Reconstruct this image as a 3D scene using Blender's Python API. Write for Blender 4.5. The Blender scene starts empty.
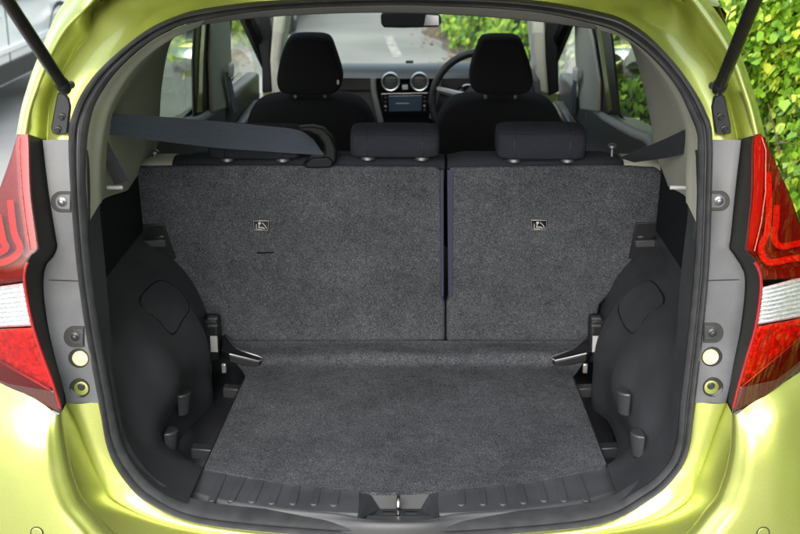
import bpy, bmesh, math, random
import numpy as np
from mathutils import Vector, Matrix

R = math.radians
random.seed(7)
rng = np.random.default_rng(11)
scene = bpy.context.scene
COL = scene.collection

# ------------------------------------------------------------------ camera
F, XC, YC, ZC = 1196.0, 0.058, -2.2, 1.70     # focal length in photo pixels, camera position in metres
PITCH = math.atan((267 + 120) / F)
YAW = math.atan(22 / F)
cam_d = bpy.data.cameras.new('camera')
cam = bpy.data.objects.new('camera', cam_d)
COL.objects.link(cam)
cam.location = (XC, YC, ZC)
cam.rotation_euler = (math.pi / 2 - PITCH, 0, YAW)
cam_d.sensor_width = 36
cam_d.lens = F * 36 / 800
cam_d.clip_start = 0.05
cam_d.clip_end = 3000
cam_d.dof.use_dof = True
cam_d.dof.focus_distance = 2.6
cam_d.dof.aperture_fstop = 7.0
scene.camera = cam

# ------------------------------------------------------------------ sky and sun (bright overcast)
SUN_EL, SUN_AZ = 36, 190      # degrees; azimuth clockwise from +Y: behind the photographer, to the left
world = bpy.data.worlds.new('World')
scene.world = world
world.use_nodes = True
nt = world.node_tree
nt.nodes.clear()
sky = nt.nodes.new('ShaderNodeTexSky')
sky.sky_type = 'NISHITA'
sky.sun_disc = False
sky.sun_elevation = R(SUN_EL)
sky.sun_rotation = R(SUN_AZ)
sky.air_density = 1.6
sky.dust_density = 4.0
hs = nt.nodes.new('ShaderNodeHueSaturation')
hs.inputs['Saturation'].default_value = 0.5
bg = nt.nodes.new('ShaderNodeBackground')
bg.inputs['Strength'].default_value = 0.15
wo = nt.nodes.new('ShaderNodeOutputWorld')
nt.links.new(sky.outputs[0], hs.inputs['Color'])
nt.links.new(hs.outputs[0], bg.inputs['Color'])
nt.links.new(bg.outputs[0], wo.inputs['Surface'])

sun_d = bpy.data.lights.new('sun', 'SUN')
sun_d.energy = 0.65
sun_d.angle = R(75)
sun_d.color = (1.0, 0.985, 0.96)
sun = bpy.data.objects.new('sun', sun_d)
COL.objects.link(sun)
sd = Vector((math.sin(R(SUN_AZ)) * math.cos(R(SUN_EL)), math.cos(R(SUN_AZ)) * math.cos(R(SUN_EL)), math.sin(R(SUN_EL))))
sun.rotation_euler = (-sd).to_track_quat('-Z', 'Y').to_euler()
sun.location = (-3, -6, 9)

scene.view_settings.view_transform = 'Standard'
scene.view_settings.look = 'None'
scene.view_settings.exposure = 1.8
scene.view_settings.gamma = 1
scene.render.resolution_x, scene.render.resolution_y = 1024, 684

# ------------------------------------------------------------------ measuring helpers (photo point at a known depth -> world)
_cp, _sp, _cy, _sy = math.cos(PITCH), math.sin(PITCH), math.cos(YAW), math.sin(YAW)
def ray(px, py):
    x = (px - 400) / F; z = -(py - 267) / F
    y2 = _cp + z * _sp; z2 = -_sp + z * _cp
    return Vector((x * _cy - y2 * _sy, x * _sy + y2 * _cy, z2))
CAM = Vector((XC, YC, ZC))
def P(px, py, Y):
    r = ray(px, py); return CAM + r * ((Y - YC) / r.y)
def PX(px, py, X):
    r = ray(px, py); return CAM + r * ((X - XC) / r.x)
def PZ(px, py, z):
    r = ray(px, py); return CAM + r * ((z - ZC) / r.z)
def PPL(px, py, z0, s):                     # plane z = z0 + s*Y
    r = ray(px, py); t = (z0 + s * YC - ZC) / (r.z - s * r.y); return CAM + r * t
def tab(t, v):
    xs = [a for a, _ in t]
    return float(np.interp(v, xs, [b for _, b in t]))
YO = [(-60, .37), (-4, .34), (16, .30), (69, .19), (134, .10), (190, .07), (264, .05), (400, .02), (500, .005), (538, -.02), (600, -.03)]
def yo(py): return tab(YO, py)

# ------------------------------------------------------------------ mesh helpers
def crom(pts, k, closed=False):
    """Catmull-Rom through pts, k samples per segment"""
    pts = [Vector(p) for p in pts]; n = len(pts); out = []
    segs = n if closed else n - 1
    for i in range(segs):
        p1, p2 = pts[i], pts[(i + 1) % n]
        p0 = pts[(i - 1) % n] if (closed or i > 0) else p1 * 2 - p2
        p3 = pts[(i + 2) % n] if (closed or i + 2 < n) else p2 * 2 - p1
        for j in range(k):
            t = j / k
            out.append(0.5 * ((2 * p1) + (p2 - p0) * t + (2 * p0 - 5 * p1 + 4 * p2 - p3) * t * t + (3 * p1 - p0 - 3 * p2 + p3) * t ** 3))
    if not closed: out.append(pts[-1].copy())
    return out
def link(o, parent=None):
    COL.objects.link(o)
    if parent: o.parent = parent
    return o
def tag(o, label=None, cat=None, group=None, kind=None):
    if label: o['label'] = label
    if cat: o['category'] = cat
    if group: o['group'] = group
    if kind: o['kind'] = kind
    return o
def mk(name, v, f, mat, parent=None, smooth=True, bevel=0, solid=0, seg=2, sub=0, off=0.0, label=None, recalc=True, ang=40):
    me = bpy.data.meshes.new(name)
    bm = bmesh.new()
    bv = [bm.verts.new(p) for p in v]
    for q in f:
        try: bm.faces.new([bv[i] for i in q])
        except ValueError: pass
    if recalc: bmesh.ops.recalc_face_normals(bm, faces=bm.faces)
    bm.to_mesh(me); bm.free()
    me.materials.append(mat)
    o = link(bpy.data.objects.new(name, me), parent)
    if solid:
        m = o.modifiers.new('s', 'SOLIDIFY'); m.thickness = solid; m.offset = off
    if sub:
        m = o.modifiers.new('u', 'SUBSURF'); m.levels = sub; m.render_levels = sub
    if bevel:
        m = o.modifiers.new('b', 'BEVEL'); m.width = bevel; m.segments = seg; m.limit_method = 'ANGLE'; m.angle_limit = R(35)
        m.harden_normals = False
    if smooth:
        for p in me.polygons: p.use_smooth = True
        if not sub:
            try: me.set_sharp_from_angle(angle=R(ang))
            except Exception: pass
    if label: o['label'] = label
    return o
class MB:
    def __init__(s): s.v = []; s.f = []
    def add(s, v, f):
        b = len(s.v); s.v += [Vector(p) for p in v]; s.f += [tuple(i + b for i in q) for q in f]; return s
    def box(s, c, size, rot=None):
        c = Vector(c); hx, hy, hz = (a / 2 for a in size)
        vs = [Vector((x, y, z)) for x in (-hx, hx) for y in (-hy, hy) for z in (-hz, hz)]
        if rot is not None: vs = [rot @ p for p in vs]
        return s.add([c + p for p in vs], [(0, 1, 3, 2), (4, 6, 7, 5), (0, 4, 5, 1), (2, 3, 7, 6), (0, 2, 6, 4), (1, 5, 7, 3)])
    def hexa(s, a, b):                     # two matching quads
        return s.add(list(a) + list(b), [(0, 1, 2, 3), (7, 6, 5, 4), (0, 4, 5, 1), (1, 5, 6, 2), (2, 6, 7, 3), (3, 7, 4, 0)])
    def prism(s, poly, d):                 # polygon of points pushed along d
        n = len(poly); d = Vector(d); poly = [Vector(p) for p in poly]
        return s.add(poly + [p + d for p in poly], [tuple(range(n)), tuple(range(2 * n - 1, n - 1, -1))] + [(i, (i + 1) % n, n + (i + 1) % n, n + i) for i in range(n)])
    def grid(s, rows, closed=False):
        n = len(rows[0]); v = [p for r in rows for p in r]; f = []
        for i in range(len(rows) - 1):
            for j in range(n if closed else n - 1):
                k = (j + 1) % n
                f.append((i * n + j, i * n + k, (i + 1) * n + k, (i + 1) * n + j))
        return s.add(v, f)
    def tube(s, path, r, n=10, cap=True, closed=False):
        path = [Vector(p) for p in path]; m = len(path); rows = []; up = None
        for i, p in enumerate(path):
            if closed: t = path[(i + 1) % m] - path[i - 1]
            else: t = path[min(i + 1, m - 1)] - path[max(i - 1, 0)]
            t.normalize()
            if up is None: up = t.orthogonal().normalized()
            up = (up - t * up.dot(t)).normalized(); w = t.cross(up)
            rr = r[i] if isinstance(r, (list, tuple)) else r
            rows.append([p + (up * math.cos(a) + w * math.sin(a)) * rr for a in (2 * math.pi * k / n for k in range(n))])
        if closed: rows.append(rows[0])
        b = len(s.v); s.grid(rows, True)
        if cap and not closed:
            s.f.append(tuple(b + k for k in range(n))); s.f.append(tuple(b + (m - 1) * n + k for k in range(n - 1, -1, -1)))
        return s
    def lathe(s, prof, c, axis, n=24, cap=True):   # prof: list of (radius, along axis)
        axis = Vector(axis).normalized(); u = axis.orthogonal().normalized(); w = axis.cross(u); c = Vector(c)
        rows = [[c + axis * h + (u * math.cos(2 * math.pi * k / n) + w * math.sin(2 * math.pi * k / n)) * r for k in range(n)] for r, h in prof]
        b = len(s.v); s.grid(rows, True)
        if cap:
            s.f.append(tuple(b + k for k in range(n))); s.f.append(tuple(b + (len(prof) - 1) * n + k for k in range(n - 1, -1, -1)))
        return s
    def build(s, name, mat, parent=None, **k): return mk(name, s.v, s.f, mat, parent, **k)
def loft(curves, k=5, m=1):
    """curves with matching control points -> smooth grid rows; m > 1 also smooths across"""
    cs = [crom(c, k) for c in curves]
    if m > 1:
        cols = [crom([c[j] for c in cs], m) for j in range(len(cs[0]))]
        cs = [[col[i] for col in cols] for i in range(len(cols[0]))]
    return cs
def pillow(outline, depth, nrm, nl=9, pw=2.6, k=4, bulge=0.0, shrink=0.22):
    """rounded cushion: outline (world points, one plane) swept along nrm, edges rounded"""
    ring = crom(outline, k, True); c = sum(ring, Vector()) / len(ring); nrm = Vector(nrm).normalized(); mb = MB(); rows = []
    for i in range(nl):
        t = -1 + 2 * i / (nl - 1)
        t = math.copysign(1 - (1 - abs(t)) ** 1.6, t)
        sc = 1 - shrink * (1 - (1 - abs(t) ** pw) ** (1 / pw))
        rows.append([c + (p - c) * sc + nrm * (depth / 2 * t) for p in ring])
    mb.grid(rows, True)
    for row, s in ((rows[0], -1), (rows[-1], 1)):
        b = len(mb.v)
        c2 = sum(row, Vector()) / len(row)
        for q, h in ((0.8, .4), (0.5, .8), (0.2, 1.0)):
            pass
        rr = [row] + [[c2 + (p - c2) * q + nrm * (s * bulge * (1 - q * q)) for p in row] for q in (0.85, 0.6, 0.3, 0.05)]
        mb.grid(rr, True)
        mb.f.append(tuple(len(mb.v) - len(row) + j for j in range(len(row))))
    # merge doubles happens in weld
    return mb
def weld(o, d=1e-5):
    bm = bmesh.new(); bm.from_mesh(o.data); bmesh.ops.remove_doubles(bm, verts=bm.verts, dist=d)
    bmesh.ops.recalc_face_normals(bm, faces=bm.faces); bm.to_mesh(o.data); bm.free()
    for p in o.data.polygons: p.use_smooth = True
    return o

# ------------------------------------------------------------------ materials
def mat(name, col, rough=0.5, metal=0.0, coat=0.0, coat_rough=0.05, spec=0.5, noise=None, bump=None, sheen=0.0, trans=0.0, ior=1.45, var=0.0):
    m = bpy.data.materials.new(name); m.use_nodes = True
    n = m.node_tree.nodes; l = m.node_tree.links; b = n['Principled BSDF']
    b.inputs['Base Color'].default_value = (*col, 1); b.inputs['Roughness'].default_value = rough
    b.inputs['Metallic'].default_value = metal; b.inputs['Coat Weight'].default_value = coat
    b.inputs['Coat Roughness'].default_value = coat_rough; b.inputs['Specular IOR Level'].default_value = spec
    b.inputs['Transmission Weight'].default_value = trans; b.inputs['IOR'].default_value = ior
    b.inputs['Sheen Weight'].default_value = sheen
    tc = n.new('ShaderNodeTexCoord')
    if noise:                              # (scale, amount): mottled colour and roughness
        t = n.new('ShaderNodeTexNoise'); t.inputs['Scale'].default_value = noise[0]; t.inputs['Detail'].default_value = 5
        l.new(tc.outputs['Object'], t.inputs['Vector'])
        mr = n.new('ShaderNodeMapRange'); mr.inputs[1].default_value = .3; mr.inputs[2].default_value = .7
        mr.inputs[3].default_value = 1 - noise[1]; mr.inputs[4].default_value = 1 + noise[1]
        l.new(t.outputs['Fac'], mr.inputs[0])
        mx = n.new('ShaderNodeVectorMath'); mx.operation = 'SCALE'; mx.inputs[0].default_value = col
        l.new(mr.outputs[0], mx.inputs['Scale']); l.new(mx.outputs[0], b.inputs['Base Color'])
        mr2 = n.new('ShaderNodeMapRange'); mr2.inputs[1].default_value = .3; mr2.inputs[2].default_value = .7
        mr2.inputs[3].default_value = max(0, rough - .06); mr2.inputs[4].default_value = min(1, rough + .06)
        l.new(t.outputs['Fac'], mr2.inputs[0]); l.new(mr2.outputs[0], b.inputs['Roughness'])
    if bump:                               # (scale, strength, distance)
        t2 = n.new('ShaderNodeTexNoise'); t2.inputs['Scale'].default_value = bump[0]; t2.inputs['Detail'].default_value = 3
        l.new(tc.outputs['Object'], t2.inputs['Vector'])
        bp = n.new('ShaderNodeBump'); bp.inputs['Strength'].default_value = bump[1]; bp.inputs['Distance'].default_value = bump[2]
        l.new(t2.outputs['Fac'], bp.inputs['Height']); l.new(bp.outputs[0], b.inputs['Normal'])
    return m
def carpet_mat(name, dark, mid, light):
    m = bpy.data.materials.new(name); m.use_nodes = True
    n = m.node_tree.nodes; l = m.node_tree.links; b = n['Principled BSDF']
    tc = n.new('ShaderNodeTexCoord')
    def noi(scale, stretch, detail=3, rough=.7):
        mp = n.new('ShaderNodeMapping'); mp.inputs['Scale'].default_value = stretch; l.new(tc.outputs['Object'], mp.inputs['Vector'])
        t = n.new('ShaderNodeTexNoise'); t.inputs['Scale'].default_value = scale; t.inputs['Detail'].default_value = detail; t.inputs['Roughness'].default_value = rough
        l.new(mp.outputs[0], t.inputs['Vector']); return t.outputs['Fac']
    def math_(op, a, b_=None, v=None):
        q = n.new('ShaderNodeMath'); q.operation = op; l.new(a, q.inputs[0])
        if b_ is not None: l.new(b_, q.inputs[1])
        elif v is not None: q.inputs[1].default_value = v
        return q.outputs[0]
    fa = noi(680, (1, .4, .45)); fb = noi(680, (.4, 1, 1)); fine = math_('MULTIPLY', math_('ADD', fa, fb), v=.5)
    r = n.new('ShaderNodeValToRGB'); r.color_ramp.elements[0].position = .40; r.color_ramp.elements[0].color = (*dark, 1)
    r.color_ramp.elements[1].position = .62; r.color_ramp.elements[1].color = (*light, 1)
    e = r.color_ramp.elements.new(.51); e.color = (*mid, 1)
    l.new(fine, r.inputs[0])
    patch = math_('ADD', math_('MULTIPLY', noi(5, (1, 1, 1), 4), v=.6), math_('MULTIPLY', noi(45, (1, 1, 1), 3), v=.4))
    mr = n.new('ShaderNodeMapRange'); mr.inputs[1].default_value = .32; mr.inputs[2].default_value = .68; mr.inputs[3].default_value = .64; mr.inputs[4].default_value = 1.36
    l.new(patch, mr.inputs[0])
    sc = n.new('ShaderNodeVectorMath'); sc.operation = 'SCALE'; l.new(r.outputs[0], sc.inputs[0]); l.new(mr.outputs[0], sc.inputs['Scale'])
    l.new(sc.outputs[0], b.inputs['Base Color'])
    b.inputs['Roughness'].default_value = 1.0; b.inputs['Specular IOR Level'].default_value = .05
    bp0 = n.new('ShaderNodeBump'); bp0.inputs['Strength'].default_value = .5; bp0.inputs['Distance'].default_value = .012
    l.new(noi(7, (1, 1, 1), 2, .5), bp0.inputs['Height'])
    bp = n.new('ShaderNodeBump'); bp.inputs['Strength'].default_value = .6; bp.inputs['Distance'].default_value = .002
    l.new(fine, bp.inputs['Height']); l.new(bp0.outputs[0], bp.inputs['Normal']); l.new(bp.outputs[0], b.inputs['Normal'])
    return m
def glass_mat(name, tint, refl=1.0):
    m = bpy.data.materials.new(name); m.use_nodes = True
    n = m.node_tree.nodes; l = m.node_tree.links; n.clear()
    o = n.new('ShaderNodeOutputMaterial'); t = n.new('ShaderNodeBsdfTransparent'); t.inputs[0].default_value = (*tint, 1)
    g = n.new('ShaderNodeBsdfGlossy'); g.inputs['Roughness'].default_value = .02; g.inputs[0].default_value = (refl, refl, refl, 1)
    lw = n.new('ShaderNodeLayerWeight'); lw.inputs[0].default_value = .5
    pw = n.new('ShaderNodeMath'); pw.operation = 'POWER'; pw.inputs[1].default_value = 4.0
    fr = n.new('ShaderNodeMath'); fr.operation = 'MULTIPLY_ADD'; fr.inputs[1].default_value = .8; fr.inputs[2].default_value = .05
    l.new(lw.outputs['Facing'], pw.inputs[0]); l.new(pw.outputs[0], fr.inputs[0])
    mx = n.new('ShaderNodeMixShader')
    l.new(fr.outputs[0], mx.inputs[0]); l.new(t.outputs[0], mx.inputs[1]); l.new(g.outputs[0], mx.inputs[2]); l.new(mx.outputs[0], o.inputs[0])
    return m
def paint_mat():
    m = mat('lime_paint', (.43, .48, .135), .36, .8, 1.0, .06)
    n = m.node_tree.nodes; l = m.node_tree.links; b = n['Principled BSDF']
    tc = n.new('ShaderNodeTexCoord'); v = n.new('ShaderNodeTexVoronoi'); v.inputs['Scale'].default_value = 1400
    l.new(tc.outputs['Object'], v.inputs['Vector'])
    mr = n.new('ShaderNodeMapRange'); mr.inputs[3].default_value = .9; mr.inputs[4].default_value = 1.1
    sep = n.new('ShaderNodeSeparateColor'); l.new(v.outputs['Color'], sep.inputs[0]); l.new(sep.outputs[0], mr.inputs[0])
    sc = n.new('ShaderNodeVectorMath'); sc.operation = 'SCALE'; sc.inputs[0].default_value = (.43, .48, .135)
    l.new(mr.outputs[0], sc.inputs['Scale']); l.new(sc.outputs[0], b.inputs['Base Color'])
    return m
M = dict(
    paint=paint_mat(),
    rubber=mat('seal_rubber', (.030, .032, .037), .48, noise=(30, .2), bump=(500, .15, .001)),
    black=mat('black_plastic', (.009, .010, .0125), .42, spec=.35, noise=(12, .15), bump=(900, .25, .0006)),
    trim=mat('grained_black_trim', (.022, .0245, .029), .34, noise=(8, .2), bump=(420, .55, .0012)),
    sill=mat('grained_sill_trim', (.034, .037, .044), .5, noise=(10, .15), bump=(600, .35, .0008)),
    grey=mat('grey_garnish_plastic', (.076, .082, .094), .47, noise=(9, .3), bump=(800, .25, .0006)),
    gasket=mat('lamp_gasket', (.014, .015, .014), .6),
    beige=mat('warm_grey_pillar_trim', (.26, .265, .235), .65, noise=(10, .06), bump=(500, .2, .0008)),
    header=mat('header_trim', (.10, .10, .10), .6, bump=(500, .2, .0008)),
    carpet=carpet_mat('heather_carpet', (.014, .0155, .0195), (.040, .044, .053), (.108, .115, .130)),
    fabric=mat('dark_seat_fabric', (.0175, .0195, .027), .95, spec=.1, bump=(600, .5, .002), noise=(500, .35)),
    fabric2=mat('black_front_seat_fabric', (.0095, .0098, .012), .95, spec=.1, bump=(500, .5, .002)),
    navy=mat('navy_binding', (.018, .02, .045), .6),
    belt=mat('seat_belt_webbing', (.042, .052, .075), .55, bump=(900, .5, .001)),
    metal=mat('zinc_metal', (.55, .56, .58), .35, 1.0, noise=(60, .2)),
    steel=mat('dull_steel', (.20, .21, .23), .45, .9, noise=(60, .2)),
    silver=mat('silver_trim', (.6, .61, .63), .28, .8),
    labelm=mat('grey_label', (.36, .37, .39), .5),
    wellgrey=mat('well_grey_plastic', (.032, .034, .039), .5, noise=(20, .15)),
    barred=mat('smooth_red_bar', (.34, .03, .035), .3, .3),
    lensred=glass_mat('red_outer_lens', (.86, .20, .17)),
    lensclear=glass_mat('clear_outer_lens', (.93, .94, .95)),
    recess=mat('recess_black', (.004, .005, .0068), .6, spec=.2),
    white=mat('white_print', (.30, .30, .30), .6),
    beltshade=mat('shaded_belt_webbing', (.018, .02, .026), .6, bump=(900, .5, .001)),  # same webbing in a darker copy: shade on these belts put into the colour
    redfacet=mat('faceted_red_lens', (.50, .06, .045), .25, .5, noise=(90, .45), bump=(90, .7, .005)),
    strut=mat('strut_black', (.010, .0105, .010), .35, .2, noise=(40, .3)),
    red=mat('red_lens', (.22, .006, .010), .18, coat=1, coat_rough=.02),
    redbright=mat('bright_red_lens', (.50, .05, .04), .3, .3, noise=(220, .25), bump=(260, .3, .002)),
    reddark=mat('dark_red_lens', (.11, .025, .02), .35, .3, noise=(160, .25), bump=(200, .25, .002)),
    smoke=mat('smoked_lens', (.05, .018, .014), .2, coat=1, coat_rough=.02, noise=(700, .5)),
    clear=mat('clear_lens', (.62, .64, .67), .2, .6, coat=1, coat_rough=.02, noise=(200, .25)),
    plug=mat('cream_plug', (.62, .58, .30), .5, noise=(120, .3)),
    glass=glass_mat('window_glass', (.80, .86, .82)),
    priv=glass_mat('privacy_glass', (.40, .48, .38)),
    dash=mat('dash_pad', (.034, .040, .050), .42, bump=(400, .3, .001)),
    dashgrey=mat('dash_lower', (.045, .047, .051), .5, bump=(400, .3, .001)),
    pblack=mat('piano_black', (.006, .006, .007), .08, coat=1),
    screen=mat('blank_screen', (.035, .055, .08), .15, coat=.5),
    chrome=mat('chrome', (.75, .76, .78), .12, 1.0),
    tyre=mat('tyre_rubber', (.02, .02, .02), .8, bump=(200, .4, .003)),
    roof=mat('headlining', (.30, .30, .28), .9),
)

def ribbed(m, scale, strength):            # fine ribs running along the webbing
    n = m.node_tree.nodes; l = m.node_tree.links; tc = n.new('ShaderNodeTexCoord')
    w = n.new('ShaderNodeTexWave'); w.wave_type = 'BANDS'; w.bands_direction = 'Z'; w.inputs['Scale'].default_value = scale; w.inputs['Distortion'].default_value = .4
    l.new(tc.outputs['Object'], w.inputs['Vector'])
    bp = n.new('ShaderNodeBump'); bp.inputs['Strength'].default_value = strength; bp.inputs['Distance'].default_value = .0015
    l.new(w.outputs['Fac'], bp.inputs['Height']); l.new(bp.outputs[0], n['Principled BSDF'].inputs['Normal'])
    mx = n.new('ShaderNodeMapRange'); mx.inputs[3].default_value = .7; mx.inputs[4].default_value = 1.15; l.new(w.outputs['Fac'], mx.inputs[0])
    sc = n.new('ShaderNodeVectorMath'); sc.operation = 'SCALE'; sc.inputs[0].default_value = n['Principled BSDF'].inputs['Base Color'].default_value[:3]
    l.new(mx.outputs[0], sc.inputs['Scale']); l.new(sc.outputs[0], n['Principled BSDF'].inputs['Base Color'])
ribbed(M['belt'], 75, .6); ribbed(M['beltshade'], 75, .6)

# ================================================================== CAR: shell round the boot opening
car = tag(link(bpy.data.objects.new('hatchback_car', None)), 'lime green hatchback with its tailgate open, showing the empty carpeted boot', 'car')

def C(pts, off=0.0, Y=None):
    """photo curve on the opening surface; points (px,py) or (px,py,Y)"""
    return [P(p[0], p[1], (p[2] if len(p) > 2 else yo(p[1])) + off) for p in pts]

# --- rubber weather seal: outer and inner edge of the ring
SO = [(398, 538), (300, 534), (200, 522.5), (150.6, 503), (125.5, 480), (108, 448), (99, 400), (86, 330), (77, 264), (71, 190), (69, 134), (75, 108), (85, 88), (100, 69), (125, 46), (150, 28), (175, 16.5), (200, 9.5), (250, 2.5), (300, -1), (350, -3), (400, -4), (450, -4), (500, -2.5), (550, 2.5), (600, 12), (625, 20), (650, 37), (675, 63), (693, 88), (705, 110), (712, 134), (711.5, 190), (709, 264), (703, 330), (695, 400), (689, 448), (675, 475), (650, 498), (600, 523), (500, 533.5)]
SI = [(398, 524), (300, 519), (202, 509), (158, 490), (136, 468), (121, 440), (112, 397), (100, 330), (91, 262), (86, 190), (88, 134), (94, 108), (106, 86), (121, 67), (143, 47), (165, 33), (185, 24), (205, 19.5), (252, 12), (300, 8), (350, 6), (400, 5), (450, 6.5), (500, 9), (548, 14), (594, 24), (617, 32), (640, 47), (660, 66), (677, 88), (688, 110), (697, 134), (697, 190), (694, 264), (688, 330), (680, 400), (675, 448), (661, 472), (637, 490), (596, 509), (500, 520)]
so = crom(C(SO), 5, True); si = crom(C(SI), 5, True)
prof = [(-.04, .022), (.0, -.004), (.10, -.013), (.24, -.018), (.38, -.014), (.45, -.003), (.52, -.003), (.58, -.012), (.72, -.016), (.88, -.010), (1.0, .004), (1.02, .03)]
MB().grid([[a + (b - a) * t + Vector((0, d, 0)) for a, b in zip(so, si)] for t, d in prof], True).build('weather_seal', M['rubber'], car)

# --- painted frame: upper corners (seal edge, gutter, outer edge, silhouette)
top_l = [
    [(68, 141), (75, 108), (85, 88), (100, 69), (125, 46), (150, 28), (175, 16.5), (200, 9.5), (250, 2.5), (300, -1), (400, -4)],
    [(47, 141), (49, 110), (54.6, 91), (62, 74), (74, 54), (86.6, 37), (91, 21), (96, 8), (130, -12), (200, -22), (400, -30)],
    [(25, 138), (30, 110), (37, 89), (45, 68), (55.7, 45), (66, 28), (80, 14), (90, 4), (120, -24), (200, -40), (400, -52)],
    [(17, 136), (21.6, 110), (27, 89), (34, 68), (44, 43), (50, 28), (56, 14), (66, 0), (100, -40), (200, -60), (400, -70)]]
top_r = [
    [(713, 141), (705, 110), (693, 88), (675, 63), (650, 37), (625, 20), (600, 12), (575, 7), (550, 2.5), (500, -2.5), (400, -4)],
    [(738, 141), (731, 110), (723, 85), (717, 68), (706, 52), (694, 36), (687, 16), (680, 2), (650, -14), (580, -24), (400, -30)],
    [(756, 138), (749, 108), (741, 84), (733, 62), (722, 42), (710, 24), (698, 8), (688, -4), (660, -26), (580, -42), (400, -52)],
    [(765, 136), (757, 104), (751, 84), (745, 66), (736, 43), (726, 25), (716, 10), (708, 0), (680, -40), (580, -62), (400, -70)]]
def lerpc(a, b, t): return [p + (q - p) * t for p, q in zip(a, b)]
def sm(x, a, b):
    t = min(1, max(0, (x - a) / (b - a))); return t * t * (3 - 2 * t)
for tp in (top_l, top_r):
    o, b, c, d = C(tp[0], .008), C(tp[1], .035), C(tp[2], -.035), C(tp[3], .02)
    def Yo(cv, k): return [p + Vector((0, k, 0)) for p in cv]
    # jamb face from the seal, a pressed step, the gutter floor, its wall, the rolled outer edge
    cvs = [o, Yo(lerpc(o, b, .35), -.012), Yo(lerpc(o, b, .72), -.012), Yo(lerpc(o, b, .90), -.008), Yo(b, .006), Yo(lerpc(b, c, .2), .012), Yo(lerpc(b, c, .75), -.002), c, Yo(lerpc(c, d, .35), -.016), Yo(lerpc(c, d, .75), -.006), d, Yo(d, .10)]
    rows = loft(cvs, 5, 3)
    MB().grid(rows).build('rear_corner_frame', M['paint'], car, ang=60)
# --- painted frame: lower corners and the bumper
low_l = [
    [(98, 402), (104, 430), (112, 458), (127, 481), (151, 503), (200, 522.5), (300, 534), (398, 538)],
    [(66, 403), (78, 427), (87, 450), (100, 480), (117, 503), (180, 527), (300, 545), (398, 551)],
    [(61, 413), (63, 432), (67, 455), (74, 482), (89, 509), (140, 550), (280, 580), (398, 590)],
    [(46, 406.5), (40, 430), (40, 457), (44, 489), (62, 524), (120, 572), (262, 610), (398, 622)],
    [(12.7, 384), (2, 415), (-4, 455), (-4, 500), (14, 555), (84, 620), (244, 660), (398, 670)],
    [(-55, 335), (-72, 400), (-82, 460), (-85, 525), (-60, 605), (40, 690), (222, 740), (398, 750)]]
low_r = [
    [(696, 402), (692, 430), (686, 455), (674, 476), (650, 498), (600, 523), (500, 533.5), (398, 538)],
    [(727, 403), (717, 427), (709, 450), (699, 476), (684, 505), (630, 527), (500, 545), (398, 551)],
    [(732, 413), (732, 432), (730, 455), (723, 483), (708, 510), (660, 550), (520, 580), (398, 590)],
    [(748, 406), (756, 430), (756, 457), (752, 489), (735, 524), (680, 572), (536, 610), (398, 622)],
    [(780, 385), (794, 415), (800, 455), (800, 500), (782, 555), (714, 620), (554, 660), (398, 670)],
    [(845, 335), (865, 400), (875, 460), (878, 525), (855, 605), (760, 690), (578, 740), (398, 750)]]
lowY = [None, [.022, .02, .018, .012, .006, -.005, -.02, -.03], [-.060, -.066, -.072, -.076, -.078, -.085, -.09, -.09],
        [-.066, -.090, -.105, -.112, -.118, -.13, -.14, -.14], [-.030, -.068, -.090, -.100, -.108, -.125, -.15, -.15], [.10, .05, .01, -.01, -.03, -.07, -.11, -.12]]
for lw in (low_l, low_r):
    cv = [C(lw[0], .008)] + [[P(x, y, Y) for (x, y), Y in zip(lw[i], lowY[i])] for i in range(1, 6)]
    o, k, e = cv[0], cv[1], cv[2]
    frame = [o, Yo(lerpc(o, k, .5), -.006), Yo(lerpc(o, k, .92), -.003), Yo(lerpc(k, e, .06), .003), Yo(lerpc(k, e, .5), .010), Yo(lerpc(k, e, .96), .004)]
    MB().grid(loft(frame, 5, 3)).build('rear_lower_frame', M['paint'], car, ang=70)
    lip = [Yo(lerpc(k, e, .985), .012), Yo(e, -.001), Yo(lerpc(e, cv[3], .12), -.012), Yo(lerpc(e, cv[3], .4), -.012), cv[3], cv[4], cv[5], [p + Vector((.012 * (1 if p.x > 0 else -1), .30, 0)) for p in cv[5]]]
    MB().grid(loft(lip, 6, 4)).build('rear_bumper', M['paint'], car, ang=75)
# --- grey plastic garnish between seal and lamp, with bolts and plugs
gar_l = [(43, 139.5), (44, 150), (49, 191), (56, 235), (57.5, 247), (53, 257), (47, 264), (44, 277), (44.5, 298), (49, 329.5), (55.6, 358), (63, 385), (67, 403)]
sea_l = [(70, 139.5), (70, 150), (72, 191), (76, 235), (77, 247), (77.5, 257), (78, 264), (79.5, 277), (82.3, 298), (87, 330), (92.5, 358), (97.5, 385), (101, 403)]
lam_l = [(28, 134), (28.7, 145), (30.4, 191), (36.5, 235), (38, 249), (31, 256), (26, 266), (24, 279), (27, 301), (33.4, 329.5), (43, 358), (52.5, 383.5), (60.4, 405)]
gar_r = [(741, 139.5), (739.5, 152), (735, 190), (730.5, 235), (729, 247), (734, 255), (741, 266), (744.6, 277), (744, 298), (740, 330), (734, 360), (729, 387), (725.5, 403)]
sea_r = [(711, 139.5), (711, 152), (710, 190), (708.5, 235), (708, 247), (707.5, 255), (707.5, 266), (706.5, 277), (704.5, 298), (701.5, 330), (698.5, 360), (695, 387), (693.5, 403)]
lam_r = [(757, 134), (753, 144), (752, 190), (747.5, 235), (746, 250), (752, 257), (757.5, 265), (761, 279), (760.5, 298), (755.5, 329), (747, 358), (739, 386), (733.5, 409)]
LY = [(120, .06), (134, .05), (200, .0), (250, -.04), (330, -.06), (414, -.07)]
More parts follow.
